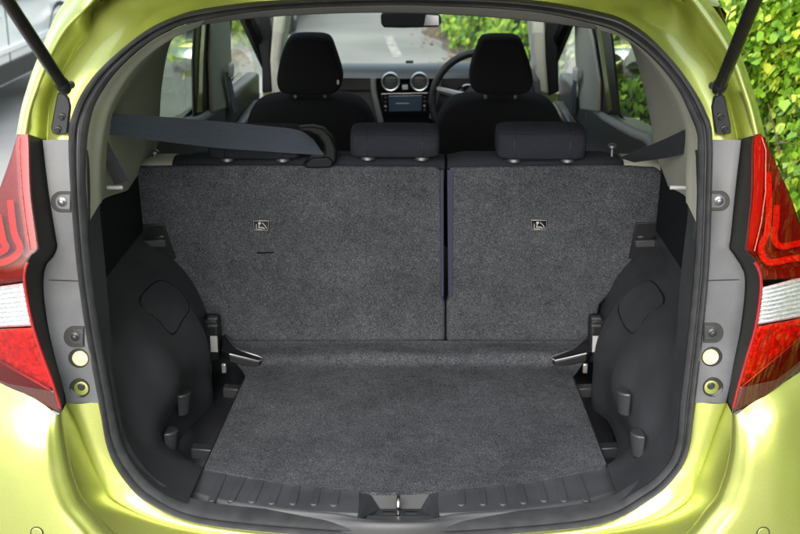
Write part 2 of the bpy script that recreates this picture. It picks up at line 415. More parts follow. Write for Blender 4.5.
def lamp_y(px, py, side):
    e = lam_l if side < 0 else lam_r
    xe = float(np.interp(py, [q[1] for q in e], [q[0] for q in e]))
    u = (xe - px if side < 0 else px - xe) / 520
    u = max(u, -.02)
    return tab(LY, py) + .10 * u + 3.2 * u * u
for side, gar, sea, lam in ((-1, gar_l, sea_l, lam_l), (1, gar_r, sea_r, lam_r)):
    g = C(gar, .006); s = C(sea, .004)
    go = MB().grid(loft([s, lerpc(s, g, .5), Yo(lerpc(s, g, .93), -.004), g, Yo(g, .02)], 5, 2)).build('pillar_garnish', M['grey'], car, ang=50)
    lm2 = lam[:-1] + [(61, 415) if side < 0 else (732.5, 414)]; gr2 = [(x - side * 1.5, y) for x, y in gar[:-1]] + [(66.5, 408) if side < 0 else (726, 408)]
    MB().grid(loft([C(gr2, .02), [P(x, y, tab(LY, y) + .012) for x, y in lm2], [P(x, y, tab(LY, y) - .001) for x, y in lm2]], 5, 2)).build('lamp_gasket', M['gasket'], car, ang=70)
    def on_g(x, y, off): return P(x, y, yo(y) + .004 - off)
    # seam line
    sy = 280 if side < 0 else 279.5
    ax = (46, 80) if side < 0 else (743, 708)
    MB().tube([on_g(ax[0], sy, .0005), on_g(ax[1], sy + 1, .0005)], .0012, 6).build('seam', M['gasket'], go)
    for bx, by in (((62, 202), (75, 337)) if side < 0 else ((719, 201), (712.5, 333))):
        w = 9.5 if side < 0 else 9.0
        arc = [on_g(bx - side * -11 * (1 if True else 1) * -1, by, 0)] if False else []
        D = []
        for a in range(-90, 91, 15):
            D.append((bx + side * (2 + w * math.cos(R(a))), by + w * 1.08 * math.sin(R(a))))
        D += [(bx - side * 9, by + w * 1.08), (bx - side * 9, by - w * 1.08)]
        MB().prism([on_g(x, y, .003) for x, y in D], (0, .006, 0)).build('bolt_recess_plate', M['gasket'], go, bevel=.0012)  # raised dark plate, its colour standing in for the shade of a recess
        D2 = [(bx + (x - bx) * .72 + side * -1.5, by + (y - by) * .72) for x, y in D]
        MB().prism([on_g(x, y, .0045) for x, y in D2], (0, .006, 0)).build('bolt_tab', M['grey' if by < 250 else 'trim'], go, bevel=.001)
        c = on_g(bx + (0 if by < 250 else 0), by, .006)
        MB().lathe([(.0095, .004), (.0095, 0), (.0075, -.001), (.0052, -.002), (.0052, -.006), (.0042, -.0068)], c, (0, 1, 0), 16).build('bolt', M['steel' if by < 250 else 'trim'], go)
    for (bx, by), kind in zip(((78.5, 358.5), (79.5, 388.5)) if side < 0 else ((712, 357), (713, 387.5)), 'pb'):
        c = on_g(bx, by, .001)
        MB().lathe([(.0205, .008), (.0205, -.0005), (.0195, -.0012), (.0185, .0)], c, (0, 1, 0), 28).build('plug_hole', M['gasket'], go)
        c2 = on_g(bx - side * -1.5 if kind == 'p' else bx - side * -1.2, by, .003) if side < 0 else on_g(bx - 1.5, by, .003)
        if side < 0: c2 = on_g(bx + 1.8, by, .003)
        if kind == 'p':
            MB().lathe([(.0158, .006), (.0158, -.002), (.014, -.003), (.0105, -.0022), (.0105, -.0012)], c2, (0, 1, 0), 24).build('rubber_plug', M['plug'], go, label='cream rubber plug')
        else:
            MB().lathe([(.0145, .004), (.0145, -.001), (.013, -.0015)], c2, (0, 1, 0), 24).build('body_hole', M['paint'], go)
            MB().lathe([(.008, .004), (.008, -.003), (.005, -.004), (.005, -.006)], on_g(bx + 2.2 if side < 0 else bx - 2.2, by - 2, .003), (0, 1, 0), 16).build('clip', M['trim'], go)

# --- tail lamps
def lens(rows, side, off, name, m, parent, k=3, mm=3, thick=.004):
    """rows: (pyInner, xInner, pyOuter, xOuter)"""
    g = []
    ri = crom([Vector((xi, yi, 0)) for yi, xi, yy, xx in rows], k); ro = crom([Vector((xx, yy, 0)) for yi, xi, yy, xx in rows], k)
    for a, b in zip(ri, ro):
        row = []
        for j in range(13):
            q = a + (b - a) * (j / 12); row.append(P(q.x, q.y, lamp_y(q.x, q.y, side) - off))
        g.append(row)
    return MB().grid(g).build(name, m, parent, solid=thick, off=-1 if side > 0 else -1, ang=60)
def onl(px, py, side, off): return P(px, py, lamp_y(px, py, side) - off)
for side in (-1, 1):
    if side < 0:
        fx = lambda x: x
        up = [(134, 28, 134, 17), (145, 28.7, 146, 14), (165, 29.5, 168, 7), (191, 30.4, 195, -3), (215, 33.5, 218, -13), (235, 36.5, 238, -22), (249, 38, 252, -29), (256, 31, 260, -34), (266, 26, 272, -40), (281, 24, 292, -46)]
        bar = [(134.5, 28.2, 134.5, 21), (145, 28.9, 145, 20.3), (191, 30.6, 192, 23.8), (220, 34.2, 221, 27.5), (249, 38.2, 250, 32)]
        line = [(20, 137), (19.5, 150), (22, 192), (25.5, 221), (30, 250)]
        clear = [(283, 24.2, 293, -46), (295, 26, 303, -48), (310, 28.8, 316, -50), (326, 32.4, 330, -51)]
        lowr = [(328, 33, 332, -51), (345, 38.5, 343, -48), (362, 44.5, 356, -42), (376, 49.6, 372, -20), (392, 55.8, 384, 8)]
        smk = [(393, 56.2, 330.5, -52), (398, 58, 350, -58), (404, 60, 372, -20), (409, 60.5, 392, 14), (414, 60.5, 404, 40)]
        rim = [(28, 262), (25.5, 268), (24.3, 279), (27.2, 301), (33.6, 329.5), (43.2, 358), (52.7, 383.5), (60.2, 408)]
        chev = [[(10, 200), (14, 232), (20, 250), (4, 262), (-20, 262)], [(-2, 215), (3, 240), (6, 248), (-6, 254), (-25, 252)]]
    else:
        up = [(134, 757, 133.5, 761), (144, 753, 146, 768), (165, 752.5, 170, 779), (190, 752, 195, 790), (215, 749.8, 218, 798), (235, 747.5, 240, 806), (250, 746, 253, 812), (257, 752, 260, 815), (266, 757.5, 268, 818), (280, 761, 277, 822)]
        bar = [(134.5, 757, 134.5, 760.5), (144, 753, 145, 764), (190, 752, 191, 763.5), (220, 749.2, 221, 759.5), (250, 746, 250, 752.5)]
        line = [(761.8, 137), (766, 150), (765.5, 192), (761.5, 222), (754.5, 251)]
        clear = [(288, 761.5, 272, 822), (300, 760.5, 284, 826), (312, 759, 299, 828), (325, 757, 312, 829)]
        lowr = [(327, 756.5, 314, 829), (345, 751, 332, 824), (360, 746.5, 348, 812), (374, 742.5, 364, 797), (388, 738.5, 380, 776)]
        smk = [(389, 738.2, 313, 830), (395, 736.5, 335, 832), (402, 735, 362, 805), (408, 733.5, 384, 782), (413, 733, 402, 757)]
        rim = [(754.5, 262), (758.3, 268), (761, 279), (760.3, 298), (755.3, 329), (746.8, 358), (738.8, 386), (733.4, 408)]
        chev = [[(768, 172), (769, 205), (767, 232), (761, 248), (768, 262), (790, 259), (815, 256)], [(777, 205), (776, 225), (774, 236), (780, 246), (800, 243), (812, 240)]]
    hs_ = lens([r for r in up], side, -.020, 'tail_lamp', M['reddark'], car)
    lens(up, side, .0, 'outer_lens', M['lensred'], hs_, thick=0)
    lens(lowr, side, .0, 'outer_lens', M['lensred'], hs_, thick=0)
    lens(clear, side, .0, 'outer_lens', M['lensclear'], hs_, thick=0)
    lens(bar, side, -.005, 'light_bar', M['barred'], hs_, thick=.006)
    MB().tube([onl(x, y, side, .0005) for x, y in line], .0010, 6).build('bar_edge', M['redbright'], hs_)
    lens(clear, side, -.014, 'clear_lens', M['clear'], hs_)
    for i in range(9):
        t = (i + .5) / 9
        a = Vector((clear[0][1] + (clear[3][1] - clear[0][1]) * t, clear[0][0] + (clear[3][0] - clear[0][0]) * t, 0))
        b = Vector((clear[0][3] + (clear[3][3] - clear[0][3]) * t, clear[0][2] + (clear[3][2] - clear[0][2]) * t, 0))
        MB().tube([onl(*(a + (b - a) * (j / 8)).xy, side, -.011) for j in range(9)], .0026, 6).build('lens_rib', M['clear'], hs_)
    lens(lowr, side, -.012, 'reflector_lens', M['redfacet'], hs_)
    lens(smk, side, -.0005, 'smoked_lens_edge', M['smoke'], hs_)
    MB().tube(crom([onl(x, y, side, .001) for x, y in rim], 4), .003, 8).build('lens_rim', M['red'], hs_)
    for cpts in chev:
        cc = crom([Vector((x, y, 0)) for x, y in cpts], 5); r1 = []; r2 = []
        for i, q in enumerate(cc):
            d = (cc[min(i + 1, len(cc) - 1)] - cc[max(i - 1, 0)]).normalized(); w = Vector((-d.y, d.x, 0)) * 3.2
            r1.append(onl(q.x + w.x, q.y + w.y, side, -.008)); r2.append(onl(q.x - w.x, q.y - w.y, side, -.008))
        MB().grid([r1, lerpc(r1, r2, .5), r2]).build('chevron_light', M['redbright'], hs_)

# --- gas struts with brackets
for side, ball, top, br in ((-1, (64, 87), (7, 0), [(57, 93), (64, 93), (69, 99), (70.5, 106), (67, 134), (52, 134), (50.5, 128)]), (1, (719, 88), (755, 0), [(714, 97), (721, 94), (725, 96), (731, 125), (731.5, 134), (716, 134), (711.5, 107)])):
    a = P(*ball, .085); t = P(*top, -.16); d = (t - a)
    so_ = MB().tube([a + d * .06, a + d * 2.0], .0122, 16).build('gas_strut', M['strut'], car)
    MB().lathe([(.004, -.012), (.0115, -.010), (.0135, 0), (.0135, .02), (.0105, .024)], a, d, 16).build('ball_socket', M['black'], so_)
    MB().lathe([(.008, -.03), (.008, .012)], a, (0.2 * side, -1, 0), 12).build('ball_stud', M['steel'], so_)
    bo = MB().prism([P(x, y, yo(y) + .002) for x, y in br], (0, .03, 0)).build('strut_bracket', M['black'], so_, bevel=.003)
    for bx, by in (((62, 117), (58, 130)) if side < 0 else ((720.5, 117), (724.5, 129))):
        MB().lathe([(.0075, .006), (.0075, -.001), (.0045, -.002), (.0045, -.006)], P(bx, by, yo(by) + .002), (0, 1, 0), 12).build('bracket_bolt', M['black'], so_)

# --- tailgate, raised above the picture
tg = []
for i in range(9):
    t = i / 8; Y = .36 - 1.12 * t; z = 1.515 + .24 * t + .05 * math.sin(math.pi * t)
    w = .60 + .10 * sm(t, 0, .5)
    tg.append([Vector((w * (-1 + 2 * j / 12), Y, z + .03 * (1 - (-1 + 2 * j / 12) ** 2))) for j in range(13)])
to = MB().grid(tg).build('tailgate', M['paint'], car, solid=.035, off=0)
MB().grid([[p + Vector((0, 0, -.03)) for p in r[2:-2]] for r in tg[5:8]]).build('tailgate_lining', M['trim'], to, solid=.015)
MB().grid([[p + Vector((0, 0, .02)) for p in r[2:-2]] for r in tg[1:5]]).build('rear_window', M['priv'], to, solid=.004)

# ================================================================== CAR: boot interior
FZ, FS = .4455, .0808
def FP(px, py, up=0):
    p = PPL(px, py, FZ, FS); return p + Vector((0, 0, up))
# floor carpet: rows from the front edge back to the flap that turns up against the seat
front = [(205, 466.5), (250, 475.5), (300, 484), (345, 489.3), (400, 490.5), (455, 489), (500, 484.5), (550, 476), (606, 464)]
mid = [(247, 373), (285, 369), (325, 367), (362, 366), (405, 366), (448, 366), (490, 367), (532, 369), (571, 373)]
back = [(232, 343.5), (275, 344), (318, 344.5), (360, 345), (405, 345), (450, 345), (495, 344.5), (540, 344), (588, 343.5)]
fr = [FP(x, y) for x, y in front]
def fx_(t, n=9): return t
def row_(x0, x1, y, f): return [f(x0 + (x1 - x0) * k / 8, y) for k in range(9)]
md = row_(245, 573, 378, FP)
rows = [[p + Vector((0, 0, -.014)) for p in fr], [p + Vector((0, -.001, -.003)) for p in fr], [p + Vector((0, .004, 0)) for p in fr]] + [lerpc(fr, md, t) for t in (.15, .3, .5, .7, .85, 1)]
rows += [row_(243, 577, 372, lambda x, y: FP(x, y, -.001)), row_(237, 582, 364, lambda x, y: FP(x, y, .0)), row_(232, 587, 355, lambda x, y: P(x, y, .70)), row_(228, 590, 348, lambda x, y: P(x, y, .735)), row_(226, 592, 343.2, lambda x, y: P(x, y, .760))]
rows += [[p + Vector((0, .015, .002)) for p in rows[-1]], [p + Vector((0, .05, -.03)) for p in rows[-1]]]
for ri in (-5, -4):
    rows[ri] = [p + Vector((0, 0, .003 * math.sin(k * 1.9 + ri))) for k, p in enumerate(rows[ri])]
MB().grid(loft(rows, 4, 3)).build('boot_floor_carpet', M['carpet'], car, recalc=False, ang=80)
for side in (0, -1):       # bound edge of the floor board
    MB().tube([rows[k][side] + Vector((0, 0, -.006)) for k in range(2, 9)], .006, 6).build('carpet_edge', M['black'], car)

# side trays (black recessed floor beside the carpet) with cross ribs
for side, e in ((-1, [(205, 467), (247, 373), (232, 343)]), (1, [(606, 464), (571, 373), (588, 343)])):
    pts = [FP(*q, -.05) for q in e]
    far = [Vector((side * .52, p.y, p.z)) for p in pts]
    ins = [p + Vector((-side * .06, 0, 0)) for p in pts]
    to_ = MB().grid([ins, far]).build('floor_tray', M['black'], car, solid=.006)
    for (x0, y0), (x1, y1) in ((((222, 380), (242, 382)), ((190, 440), (217, 442))) if side < 0 else (((575, 381), (596, 380)), ((597, 440), (622, 439)))):
        a, b = FP(x0, y0, -.022), FP(x1, y1, -.022)
        MB().hexa([a, b, b + Vector((0, .03, 0)), a + Vector((0, .03, 0))], [p + Vector((0, 0, -.035)) for p in (a, b, b + Vector((0, .03, 0)), a + Vector((0, .03, 0)))]).build('tray_rib', M['trim'], to_, bevel=.003)

# sill trim with two rows of grip ribs and the latch well
SZ = .447
def SP(px, py, up=0): return PZ(px, py, SZ + up)
for side in (-1, 1):
    if side < 0:
        r0 = [(203, 466), (230, 471), (262, 477), (300, 483.5), (330, 487.5), (359, 490)]
        r2 = [(192, 492), (222, 500), (258, 506), (298, 510.5), (329, 512.5), (359, 513.5)]
        r3 = [(187, 502), (219, 510), (256, 515), (297, 519), (328, 520.5), (359, 521.5)]
    else:
        r0 = [(607, 464), (580, 469.5), (548, 476), (510, 482.5), (475, 487.5), (438, 490)]
        r2 = [(616, 491), (584, 500), (548, 506), (508, 510.5), (473, 512.5), (438, 513.5)]
        r3 = [(621, 501), (588, 510), (550, 515), (509, 519), (474, 520.5), (438, 521.5)]
    a = [SP(*q, .004) for q in r0]; b = [SP(*q) for q in r2]
    c = [P(x, y, p.y - .012) for (x, y), p in zip(r3, b)]
    rows = [[p + Vector((0, .01, -.03)) for p in a], a, lerpc(a, b, .1), lerpc(a, b, .5), lerpc(a, b, .9), b, [p + Vector((0, -.004, -.01)) for p in b]]
    so2 = MB().grid(loft(rows, 4, 2)).build('sill_trim', M['sill'], car, ang=50)
    ribs = [((224, 473), (212, 503)), ((243, 476.5), (231, 503)), ((261.5, 480), (252, 504)), ((280, 483), (272, 505.5)), ((297, 486.5), (293, 506)), ((318, 487.5), (314, 506.6)), ((337, 490), (334, 507.5))] if side < 0 else \
           [((461.5, 490), (461.5, 507)), ((481.5, 487), (483, 506.6)), ((500, 485), (503, 506.6)), ((519, 483), (523.5, 505)), ((538, 478), (544, 503)), ((558, 475), (564, 503)), ((576, 472), (586, 503))]
    for t_, b_ in ribs:
        p, q = SP(t_[0], t_[1] + 2, .0), SP(b_[0], b_[1] - 2, .0)
        d = (q - p).normalized(); w = Vector((d.y, -d.x, 0)) * .0085
        pr = []
        for s_ in (1, -1):
            for k in range(7):
                an = math.pi * k / 6 - math.pi / 2
                cen = q if s_ > 0 else p
                pr.append(cen + d * (.0085 * math.cos(an) * s_) + w * (math.sin(an) * s_))
        MB().prism([v + Vector((0, 0, -.004)) for v in pr], (0, 0, .0085)).build('grip_rib', M['sill'], so2, bevel=.002)
lipT = [(192, 492), (222, 500), (258, 506), (298, 510.5), (340, 514), (365, 519), (398, 521), (431, 519), (456, 514), (508, 510.5), (548, 506), (584, 500), (616, 491)]
lipB = [(187, 502), (219, 510), (256, 515), (297, 519), (335, 521.5), (365, 523), (398, 523.5), (431, 523), (461, 521.5), (509, 519), (550, 515), (588, 510), (621, 501)]
lt = [SP(*q, .001) for q in lipT]; lb = [P(x, y, p.y - .012) for (x, y), p in zip(lipB, lt)]
MB().grid(loft([[p + Vector((0, .006, -.012)) for p in lt], lt, [p + Vector((0, 0, .0005)) for p in lerpc(lt, lb, .5)], lb, [p + Vector((0, -.006, -.012)) for p in lb], [p + Vector((0, -.006, -.05)) for p in lb]], 5, 3)).build('sill_lip', M['sill'], car, ang=70)
# latch well
Lw = [(358, 491), (439, 491), (439, 523), (358, 523)]
Li = [(370, 494.5), (430, 494.5), (421, 509.5), (380, 509.5)]
top4 = [SP(358, 491), SP(439, 491), SP(439, 520), SP(358, 520)]
yb = SP(400, 491).y
bw = [P(370, 494, yb - .004), P(430, 494, yb - .004), P(421, 509.5, yb - .03), P(380, 509.5, yb - .03)]
fr2 = [P(366, 521, .012), P(434, 521, .012)]
wl = MB()
wl.add([top4[0], top4[1], bw[1], bw[0], bw[2], bw[3], fr2[1], fr2[0], top4[2], top4[3]],
       [(0, 1, 2, 3), (3, 2, 4, 5), (5, 4, 6, 7), (1, 8, 6, 4, 2), (0, 3, 5, 7, 9)])
wo_ = wl.build('latch_well', M['trim'], car, smooth=False, solid=.003)
MB().prism([p + Vector((0, -.003, .002)) for p in bw], (0, .006, -.002)).build('well_panel', M['wellgrey'], wo_, bevel=.0015)
sx = P(398.5, 512, .045)
hoop = [sx + Vector((0, .022, -.02)), sx + Vector((0, .022, .020)), sx + Vector((0, .012, .034)), sx + Vector((0, -.008, .034)), sx + Vector((0, -.018, .020)), sx + Vector((0, -.018, -.02))]
MB().tube(crom(hoop, 4), .0042, 10).build('latch_striker', M['chrome'], wo_)
for x0, x1 in ((383, 395), (405, 417)):
    a, b = P(x0, 513, .05), P(x1, 513, .05)
    MB().box((a + b) / 2 + Vector((0, 0, .001)), ((b - a).length, .006, .003)).build('slot', M['pblack'], wo_)

# boot side trims: wall that swells over the wheel arch
TI = {-1: [(87, 150), (87, 175), (88, 205), (89, 222), (91, 264), (100, 330), (111, 392), (121, 440), (136, 468), (158, 490), (187, 503)],
      1: [(697, 150), (697, 175), (697, 205), (697, 222), (694, 264), (688, 330), (680.5, 397), (675, 445), (661, 472), (637, 490), (620, 502)]}
TT = {-1: [(99, 150), (99, 175), (100, 205), (101, 222), (105, 264), (111, 330), (120, 388), (131, 428), (146, 446), (166, 457), (203, 467)],
      1: [(689, 150), (688, 175), (688, 205), (687, 222), (682, 264), (676, 330), (668, 390), (660, 425), (648, 443), (634, 455), (607, 465)]}
TY = [.165, .16, .15, .14, .12, .10, .10, .11, .13, .16, .188]
WALL = {}
def wall_x(side, Xf, Yf, Y, z):
    X1 = .452 + .010 * sm(z, .45, .8)
    hi = .655
    t = sm(z, .80, 1.03)
    X1 += .05 * (1 - sm(Y, .25, .62))
    X1 += .05 * sm(Y, .54, .66) + (.022 * sm(Y, .3, .5) if side > 0 else 0)
    ang = min(1, max(0, (z - .56) / .235))
    X1 = X1 + (hi - X1) * (1 - math.sqrt(max(0, 1 - ang ** 1.8)))
    # towards the seat the arch top falls away
    uu = min(1, max(0, (Y - Yf) / .24)); s = 1 - (1 - uu) ** 2.0
    X = abs(Xf) + (X1 - abs(Xf)) * s
    X -= .030 * math.exp(-((Y - .27) / .075) ** 2) * sm(z, .80, .66) * sm(z, .48, .64)
    X += .022 * sm(z, .64, .50) * sm(Y, .16, .26) * (1 - sm(Y, .45, .6))
    return side * X
for side in (-1, 1):
    i_ = crom(C(TI[side], .004), 5); t_ = crom([P(x, y, Y) for (x, y), Y in zip(TT[side], TY)], 5)
    i2 = crom(C(TI[side], -.004), 5)
    fl_rows = [[p + Vector((0, .02, 0)) for p in i_], i2, lerpc(i2, t_, .25), lerpc(i2, t_, .85), t_]
    rows = []
    for j, p in enumerate(t_):
        row = []
        for k in range(25):
            v = k / 24; Y = p.y + (.80 - p.y) * v
            row.append(Vector((wall_x(side, p.x, p.y, Y, p.z), Y, p.z - .05 * v * sm(p.z, .62, .46))))
        rows.append(row)
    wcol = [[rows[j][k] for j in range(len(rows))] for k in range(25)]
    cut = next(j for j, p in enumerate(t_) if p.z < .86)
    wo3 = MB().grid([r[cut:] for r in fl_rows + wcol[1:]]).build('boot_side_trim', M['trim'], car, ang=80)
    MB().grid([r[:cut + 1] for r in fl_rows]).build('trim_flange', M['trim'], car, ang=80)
    MB().grid([r[:cut + 1] for r in wcol]).build('side_recess', M['recess'], car, ang=80)  # upper wall blackened: the deep shade above the arch is in the colour
    WALL[side] = wo3
bpy.context.view_layer.update()
from mathutils.bvhtree import BVHTree
def hit(ob, px, py, lift=.002):
    bvh = hit.c.get(ob.name)
    if bvh is None:
        bvh = BVHTree.FromObject(ob, bpy.context.evaluated_depsgraph_get()); hit.c[ob.name] = bvh
    d = ray(px, py).normalized(); r = bvh.ray_cast(CAM, d)
    if r[0] is None: return None, None
    n = r[1] if r[1].dot(d) < 0 else -r[1]
    return r[0] + n * lift, n
hit.c = {}
for side in (-1, 1):
    w = WALL[side]
    # embossed pocket lid on the arch
    lid = [(139, 303), (150, 286), (163, 281), (178, 290), (189, 307), (181, 322), (172, 335), (158, 320)] if side < 0 else [(618.5, 311), (626, 296), (638, 286), (650, 281), (660, 290), (664, 303), (648, 315), (632, 334)]
    pts = [hit(w, x, y, .0015)[0] for x, y in lid]
    if all(pts):
        MB().tube(crom(pts, 3, True), .0011, 5, closed=True).build('lid_seam', M['recess'], w)
        ring = crom(pts, 3, True); lr = [hit(w, *q, .003)[0] for q in [(x, y) for x, y in lid]]
        cc = hit(w, sum(x for x, y in lid) / len(lid), sum(y for x, y in lid) / len(lid), .003)[0]
        rows_l = [[cc + (p - cc) * t for p in ring] for t in (.96, .6, .25)]
        n_l = (cc - hit(w, sum(x for x, y in lid) / len(lid), sum(y for x, y in lid) / len(lid), 0)[0]).normalized()
        lm = MB().grid([[p - n_l * .004 for p in rows_l[0]]] + [[p + n_l * .0012 for p in r] for r in rows_l], True)
        nn_ = len(ring); lm.f.append(tuple(len(lm.v) - nn_ + k for k in range(nn_)))
        lm.build('pocket_lid', M['trim'], w, ang=50)
    # bag hooks
    for hx, hy in (((179, 402), (166, 440)) if side < 0 else ((629, 401), (643, 443))):
        p, n = hit(w, hx, hy, 0)
        if p is None: continue
        h = MB()
        prof2 = []
        for k in range(9):
            an = math.pi * k / 8
            prof2.append((math.cos(an), math.sin(an)))
        tops = [Vector((p.x + -side * (.030 * s_), p.y + .024 * c_, p.z + .026)) for c_, s_ in prof2]
        bots = [Vector((p.x + -side * (.022 * s_), p.y + .020 * c_, p.z - .030)) for c_, s_ in prof2]
        n9 = len(tops)
        h.add(tops + bots, [tuple(range(n9)), tuple(range(2 * n9 - 1, n9 - 1, -1))] + [(a, (a + 1) % n9, n9 + (a + 1) % n9, n9 + a) for a in range(n9)])
        h.build('bag_hook', M['trim'], w, bevel=.004)
    # triangular pocket behind the arch, with the seat bracket beside it
    tri = [(190, 372), (213, 330), (216, 352), (214, 366), (192, 381)] if side < 0 else [(618, 371), (598, 332), (594, 352), (596, 366), (616, 381)]
    pts = [hit(w, x, y, .003)[0] for x, y in tri]
    if all(pts): MB().tube(pts, .0035, 6, closed=True).build('pocket_edge', M['pblack'], w)
    # seat hinge stack and grey tag
    bx = 213 if side < 0 else 596
    base = P(bx, 345, .735)
    hb = MB().box(P(bx, 338, .745), (.040, .05, .125)).build('seat_hinge', M['black'], car, bevel=.008)
    for k, yy in enumerate((318, 325)):
        MB().box(P(bx, yy, .722), (.026, .02, .008)).build('hinge_bolt', M['sill'], hb, bevel=.002)
    a = P(bx + (1 if side < 0 else 0), 344, .715)
    MB().box(a, (.019, .004, .045)).build('grey_tag', M['labelm'], hb, bevel=.001, label='pale grey label')
    a = P(bx + side * -11, 368, .70)
    MB().box(a, (.012, .012, .026)).build('belt_anchor', M['silver'], hb, bevel=.002)
    # floor bracket: black wedge with a wire edge
    tri3 = [(224, 342), (236, 353), (262, 363), (259, 366.5), (230, 366.5), (222, 360)] if side < 0 else [(588, 342), (573, 354), (552, 362), (555, 366), (586, 366), (592, 360)]
    co_ = bpy.data.objects['boot_floor_carpet']
    def on_c(x, y, up): return (hit(co_, x, y, 0)[0] or FP(x, y, .02)) + Vector((0, 0, up))
    wp = [on_c(x, y, .012) for x, y in tri3]
    wd = MB().prism(wp, (0, 0, -.02)).build('floor_bracket', M['black'], car, bevel=.002)
    wire = crom([on_c(x, y, .015) for x, y in (tri3[:4])], 4) + [on_c(*tri3[4], .015)]
    MB().tube(wire, .0022, 6).build('wire_loop', M['steel'], wd)
    MB().lathe([(.007, -.002), (.007, .003), (.004, .004)], on_c(239 if side < 0 else 574, 361, .013), (0, 0, 1), 10).build('wedge_bolt', M['pblack'], wd)

# parking sensors, flush in the bumper
bumps = [o for o in bpy.data.objects if o.name.startswith('rear_bumper')]
for px in (37, 763):
    for bo_ in bumps:
        c, nn = hit(bo_, px, 533, 0)
        if c is None: continue
        so_b = MB().lathe([(.0115, .004), (.0115, -.0012), (.0100, -.0018), (.009, -.0018)], c, -nn, 24).build('parking_sensor', M['paint'], bo_)
        MB().tube([c + nn * .0008 + (nn.orthogonal().normalized() * math.cos(a) + nn.cross(nn.orthogonal().normalized()) * math.sin(a)) * .0125 for a in (2 * math.pi * k / 20 for k in range(20))], .0012, 6, closed=True).build('sensor_gap', M['gasket'], bo_)

# ================================================================== CAR: rear seat, seen from behind
def seat_y(py): return .715 + (.785 - .715) * (py - 165) / (342 - 165)
def SB(px, py, off=0): return P(px, py, seat_y(py) - off)
NS = Vector((0, -1, .18)).normalized()
left_back = [(133, 172), (140, 167), (200, 166), (280, 166), (360, 166.5), (436, 167), (441.5, 171), (442, 230), (442.5, 296), (445, 303), (445, 341.5), (400, 343), (310, 343), (225, 343), (196, 300), (172, 275), (152, 250), (139, 225), (131, 203), (130, 185)]
right_back = [(452, 168), (530, 166.5), (610, 165.5), (655, 168), (665, 174), (667.5, 186), (666, 205), (660, 225), (645, 252), (625, 278), (600, 305), (592, 343), (520, 343), (446.5, 342), (446.5, 303), (449, 296), (448, 230), (447.5, 171)]
def panel(name, poly, m, parent, th, off=0, bevel=.008, seg=3):
    return MB().prism([SB(x, y, off) for x, y in poly], (0, th, 0)).build(name, m, parent, bevel=bevel, seg=seg)
seats = {}
for nm, poly in (('L', left_back), ('R', right_back)):
    root = panel('rear_seat_back', poly, M['carpet'], car, .05)
    seats[nm] = root
sl, sr = seats['L'], seats['R']
sl['label'] = 'wider carpeted half of the split rear seat back'; sr['label'] = 'narrower carpeted half of the split rear seat back'
# navy binding along the split
MB().prism([SB(x, y, .0015) for x, y in ((440.5, 170), (443.6, 170), (443.8, 297), (441, 297))], (0, .04, 0)).build('edge_binding', M['navy'], sl, bevel=.001)
MB().prism([SB(x, y, .0015) for x, y in ((447.2, 170), (453.5, 170), (452.5, 297), (448.3, 297))], (0, .04, 0)).build('edge_binding', M['navy'], sr, bevel=.001)
# carpet slits and front cushions of the seat seen above the carpet
def seat_top(x0, x1, parent):
    o = MB(); rows = []
    for Yv, zz in ((.735, -.03), (.733, .0), (.745, .016), (.775, .024), (.82, .020), (.86, .0), (.87, -.08)):
        rows.append([P(x0 + (x1 - x0) * j / 10, 166, .735) + Vector((0, Yv - .735, zz - .003 * ((j in (0, 10)) * 3))) for j in range(11)])
    return o.grid(rows).build('seat_top_cushion', M['fabric'], parent, ang=80)
seat_top(172, 444.5, sl); seat_top(447.5, 622, sr)
for (x0, x1, par) in ((136, 172, sl), (624, 661, sr)):
    rows = []
    for Yv, zz in ((.728, -.03), (.727, .0), (.735, .012), (.775, .020), (.82, .014), (.83, -.05)):
        rows.append([P(x0 + (x1 - x0) * j / 6, 167, .728) + Vector((0, Yv - .728, zz - .016 * max(0, abs((j / 6) - (.0 if x0 > 400 else 1)) - .6) * 2)) for j in range(7)])
    MB().grid(rows).build('seat_corner_cap', M['beige'], par, ang=80)
    k = P(155 if x0 < 400 else 612, 158 if x0 < 400 else 152, .77)
    MB().lathe([(.004, -.02), (.004, .008), (.011, .012), (.011, .018), (.006, .022)], k, (0, 0, 1), 12).build('release_knob', M['steel'], par)
